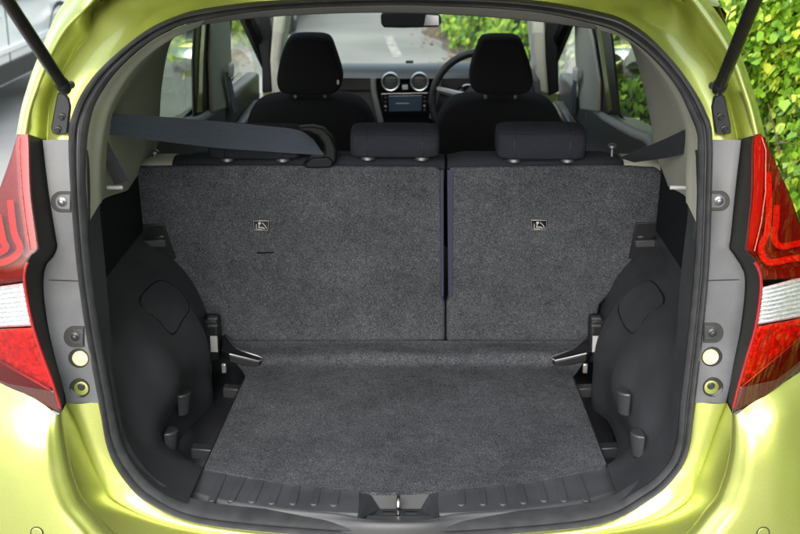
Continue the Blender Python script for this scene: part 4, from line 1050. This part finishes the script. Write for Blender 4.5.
vw = [[(.42, .86), (1.15, .86), (1.15, 1.30), (.66, 1.28)], [(1.28, .86), (2.2, .86), (2.2, 1.32), (1.28, 1.32)], [(2.32, .86), (3.3, .86), (2.78, 1.27), (2.32, 1.32)]]
van, vs = vehicle('parked_car', (-3.88, 4.35, 0), 0, 'silver white car parked across the road, left of the lime hatchback', 'car', M['vanwhite'], vp, 1.8, vw, (.8, 3.6), group='cars parked across the road')
for s in (-1, 1):
    for yy in (1.21, 2.26):
        MB().box((s * .901, yy, .60), (.006, .012, .5)).build('door_gap', M['vandark'], van)
    for yy in (1.0, 2.05):
        MB().box((s * .91, yy, .77), (.03, .16, .03)).build('door_handle', M['vanwhite'], van, bevel=.008)
    MB().box((s * 1.0, 3.05, .92), (.16, .1, .13)).build('side_mirror', M['vandark'], van, bevel=.03)
    MB().box((s * .72, .06, .78), (.2, .08, .2)).build('tail_light', M['red'], van, bevel=.02)
cp = [(0, .35), (-.02, .8), (.15, 1.0), (.5, 1.38), (1.0, 1.46), (2.0, 1.44), (2.7, 1.12), (3.0, .98), (3.9, .82), (4.05, .55), (4.0, .3), (2, .26)]
cw = [[(.5, 1.02), (1.25, 1.02), (1.25, 1.36), (.72, 1.34)], [(1.33, 1.02), (2.55, 1.02), (1.98, 1.37), (1.33, 1.37)]]
c2, cs2 = vehicle('parked_car', (-2.3, 11.3, 0), 0, 'dark grey car further up the road, seen past the front passenger headrest', 'car', M['greypaint'], cp, 1.7, cw, (.7, 3.2), taper=.2, group='cars parked across the road')
for s in (-1, 1):
    MB().box((s * .66, .0, .86), (.22, .08, .16)).build('tail_light', M['red'], c2, bevel=.02)
MB().box((0, -.02, .62), (.52, .02, .11)).build('number_plate', M['labelm'], c2, bevel=.004)

# --- ivy hedge along the right-hand side
HX = [(-6, 1.75), (-1, 1.55), (1, 1.46), (3, 1.33), (6, 1.0), (9, .60), (12.2, .35), (15, .20), (20, -.1), (30, -1.4)]
HT = 2.5
def leaf_ramp(name):
    m = bpy.data.materials.new(name); m.use_nodes = True
    n = m.node_tree.nodes; l = m.node_tree.links; b = n['Principled BSDF']
    g = n.new('ShaderNodeNewGeometry'); oi = n.new('ShaderNodeObjectInfo')
    ad = n.new('ShaderNodeMath'); ad.operation = 'ADD'; fr = n.new('ShaderNodeMath'); fr.operation = 'FRACT'
    l.new(g.outputs['Random Per Island'], ad.inputs[0]); l.new(oi.outputs['Random'], ad.inputs[1]); l.new(ad.outputs[0], fr.inputs[0])
    r = n.new('ShaderNodeValToRGB'); cr = r.color_ramp
    cr.elements[0].position = 0; cr.elements[0].color = (.06, .16, .010, 1)
    cr.elements[1].position = 1; cr.elements[1].color = (.55, .62, .07, 1)
    for p, c in ((.25, (.15, .32, .018)), (.55, (.24, .45, .03)), (.8, (.36, .55, .05))):
        e = cr.elements.new(p); e.color = (*c, 1)
    l.new(fr.outputs[0], r.inputs[0]); l.new(r.outputs[0], b.inputs['Base Color'])
    b.inputs['Roughness'].default_value = .3; b.inputs['Specular IOR Level'].default_value = .5
    tr = n.new('ShaderNodeBsdfTranslucent'); mx = n.new('ShaderNodeMixShader'); mx.inputs[0].default_value = .25
    l.new(r.outputs[0], tr.inputs[0]); l.new(b.outputs[0], mx.inputs[1]); l.new(tr.outputs[0], mx.inputs[2])
    l.new(mx.outputs[0], n['Material Output'].inputs[0])
    return m
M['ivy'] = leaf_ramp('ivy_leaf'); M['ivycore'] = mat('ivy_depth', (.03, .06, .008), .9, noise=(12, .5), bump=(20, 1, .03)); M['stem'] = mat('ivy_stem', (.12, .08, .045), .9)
hedge = tag(link(bpy.data.objects.new('ivy_hedge', None)), 'tall bank of bright green ivy beside the right side of the car', 'hedge')
hedge.location = (1.3, 0, 0)
def hx(Y): return tab(HX, Y)
def hbump(Y, z): return .10 * math.sin(Y * 2.1 + 1.3 * math.sin(z * 2.7)) + .07 * math.sin(Y * 5.3 + z * 4.1) + .05 * math.sin(z * 6.3 - Y * 3.7)
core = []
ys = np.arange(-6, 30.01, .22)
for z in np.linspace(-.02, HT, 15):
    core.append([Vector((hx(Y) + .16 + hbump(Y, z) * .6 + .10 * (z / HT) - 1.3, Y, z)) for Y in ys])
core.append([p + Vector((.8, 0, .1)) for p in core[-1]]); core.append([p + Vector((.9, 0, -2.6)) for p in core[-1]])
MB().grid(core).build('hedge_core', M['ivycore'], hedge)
# leaf shapes: five-lobed, folded along the midrib
def leaf_shape(var):
    o = [(0, -.42), (.34, -.50), (.50, -.12), (.36, .06), (.24, .22), (0, .62), (-.24, .22), (-.36, .06), (-.50, -.12), (-.34, -.50)]
    if var == 1: o = [(0, -.45), (.30, -.42), (.44, -.05), (.33, .25), (.16, .46), (0, .60), (-.16, .46), (-.33, .25), (-.44, -.05), (-.30, -.42)]
    v = [(0, 0, 0.0)] + [(x, y, .16 * abs(x) - .12 * y * y) for x, y in o]
    f = [(0, i, i + 1) for i in range(1, 10)] + [(0, 10, 1)]
    return np.array(v), np.array(f)
LS = [leaf_shape(0), leaf_shape(1)]
def leaf_frames(n, y0, y1, z0, z1, smin, smax):
    Y = rng.uniform(y0, y1, n); z = z0 + (z1 - z0) * rng.uniform(0, 1, n)
    X = np.array([hx(a) + hbump(a, b) + .10 * b / HT for a, b in zip(Y, z)]) + rng.normal(0, .035, n) + rng.uniform(0, .10, n) - 1.3
    s = smin + (smax - smin) * rng.uniform(0, 1, n) ** 1.5
    # normal: towards the road (-X), tipped up, scattered
    nx = np.stack([-np.ones(n), rng.normal(-.15, .6, n), rng.normal(.5, .6, n)], 1); nx /= np.linalg.norm(nx, axis=1)[:, None]
    dn = np.stack([rng.normal(0, .3, n), rng.normal(0, .7, n), -np.ones(n)], 1)
    dn -= nx * (dn * nx).sum(1)[:, None]; dn /= np.linalg.norm(dn, axis=1)[:, None]
    rt = np.cross(dn, nx)
    return np.stack([X, Y, z], 1), s, rt, dn, nx
def leaves_mesh(name, frames, var):
    pos, s, rt, dn, nx = frames; lv, lf = LS[var]; n = len(s); k = len(lv)
    V = pos[:, None, :] + s[:, None, None] * (lv[None, :, 0:1] * rt[:, None, :] + lv[None, :, 1:2] * dn[:, None, :] + lv[None, :, 2:3] * -nx[:, None, :])
    V = V.reshape(-1, 3); Fc = (lf[None] + (np.arange(n) * k)[:, None, None]).reshape(-1, 3)
    me = bpy.data.meshes.new(name); me.vertices.add(len(V)); me.vertices.foreach_set('co', V.astype(np.float32).ravel())
    me.loops.add(Fc.size); me.loops.foreach_set('vertex_index', Fc.astype(np.int32).ravel())
    me.polygons.add(len(Fc)); me.polygons.foreach_set('loop_start', np.arange(0, Fc.size, 3, dtype=np.int32)); me.polygons.foreach_set('loop_total', np.full(len(Fc), 3, np.int32))
    me.update(); me.validate()
    me.materials.append(M['ivy'])
    for p in me.polygons: p.use_smooth = True
    o = link(bpy.data.objects.new(name, me), hedge); o['kind'] = 'stuff'
    return o
def cat(*fs): return tuple(np.concatenate(x) for x in zip(*fs))
spec = ((32000, .2, 3.2, .2, 1.9, .017, .046), (5200, 3.2, 8, .0, 1.9, .036, .06), (7000, 8, 17, .0, 1.7, .05, .08), (2200, 17, 30, 0, HT, .09, .15), (2500, -6, .2, .0, HT, .05, .09), (2500, .2, 17, 1.7, HT, .05, .09))
fA = cat(*[leaf_frames(*q) for q in spec]); fB = cat(*[leaf_frames(*q) for q in spec])
leaves_mesh('ivy_foliage', fA, 0); leaves_mesh('ivy_foliage', fB, 1)
# the nearest leaves, one by one
shared = []
for var in (0, 1):
    lv, lf = LS[var]; me = bpy.data.meshes.new('leaf'); me.from_pydata([tuple(p) for p in lv], [], [tuple(int(i) for i in q) for q in lf]); me.materials.append(M['ivy'])
    for p in me.polygons: p.use_smooth = True
    shared.append(me)
pos, s, rt, dn, nx = leaf_frames(5000, .35, 3.0, .35, 1.75, .026, .048)
pos[:, 0] -= .04
def proj(p):
    d = Vector(p) - CAM
    x = d.x * _cy + d.y * _sy; y = -d.x * _sy + d.y * _cy
    dep = y * _cp - d.z * _sp; up = y * _sp + d.z * _cp
    return 400 + F * x / dep, 267 - F * up / dep
cnt = 0
for i in range(len(s)):
    if cnt >= 300: break
    px, py = proj((pos[i, 0] + 1.3, pos[i, 1], pos[i, 2]))
    sil = float(np.interp(py, [0, 43, 84, 136, 190, 224, 300], [708, 736, 751, 765, 787, 800, 815]))
    if not (sil - 4 < px < 806 and -6 < py < 330): continue
    o = link(bpy.data.objects.new('leaf', shared[i % 2]), hedge)
    mt = Matrix((rt[i], dn[i], -nx[i])).transposed().to_4x4() @ Matrix.Diagonal((s[i], s[i], s[i], 1))
    mt.translation = Vector(pos[i]); o.matrix_local = mt; cnt += 1
# ivy stems low in the bank
for k in range(14):
    Y = rng.uniform(.4, 9); z0 = 0; pts = []
    x = hx(Y) - 1.3 + .06
    for j in range(7):
        z = j * .30; Y += rng.normal(0, .06)
        pts.append(Vector((hx(Y) + hbump(Y, z) + .05 - 1.3, Y, z)))
    MB().tube(crom(pts, 3), .007, 5).build('ivy_stem', M['stem'], hedge)
for k in range(46):
    Y = rng.uniform(.3, 3.2); z = rng.uniform(.4, 1.8); x = hx(Y) + hbump(Y, z) - 1.3 - .01
    d = Vector((-.06 + rng.normal(0, .05), rng.normal(0, .12), rng.normal(.05, .12))); p0 = Vector((x + .05, Y, z))
    MB().tube(crom([p0, p0 + d * .5 + Vector((0, 0, .01)), p0 + d], 3), [.003, .003, .003, .0025, .0025, .002, .0015], 5).build('ivy_twig', M['stem'], hedge)
# leaf litter at the foot of the hedge
lit = []
for k, off in enumerate((-.02, .25, .9)):
    lit.append([Vector((hx(Y) - .18 - .06 * math.sin(Y * 1.7) - .06 * math.sin(Y * 4.9) + off * 1.0, Y, .006 + .05 * k * k)) for Y in np.arange(-6, 30, .25)])
lo = MB().grid(lit).build('soil_verge', M['soil'], None); tag(lo, kind='structure')
M['litter'] = mat('dead_leaf', (.20, .11, .05), .8, noise=(40, .4))
lv, lf = LS[1]; V = []; Fl = []
for i in range(500):
    Y = rng.uniform(2, 16); X = hx(Y) - .22 + rng.normal(0, .12); s_ = rng.uniform(.025, .05); an = rng.uniform(0, 6.28); b0 = len(V)
    t1, t2 = rng.normal(0, .3), rng.normal(0, .3)
    for x, y, z in lv:
        xx, yy = x * math.cos(an) - y * math.sin(an), x * math.sin(an) + y * math.cos(an)
        V.append(Vector((X + s_ * xx, Y + s_ * yy, .035 + s_ * (z + t1 * xx + t2 * yy))))
    Fl += [tuple(int(q) + b0 for q in f) for f in lf]
lo = mk('leaf_litter', V, Fl, M['litter'], None, recalc=False)
tag(lo, 'brown dead leaves scattered along the foot of the ivy', 'dead leaves', kind='stuff')
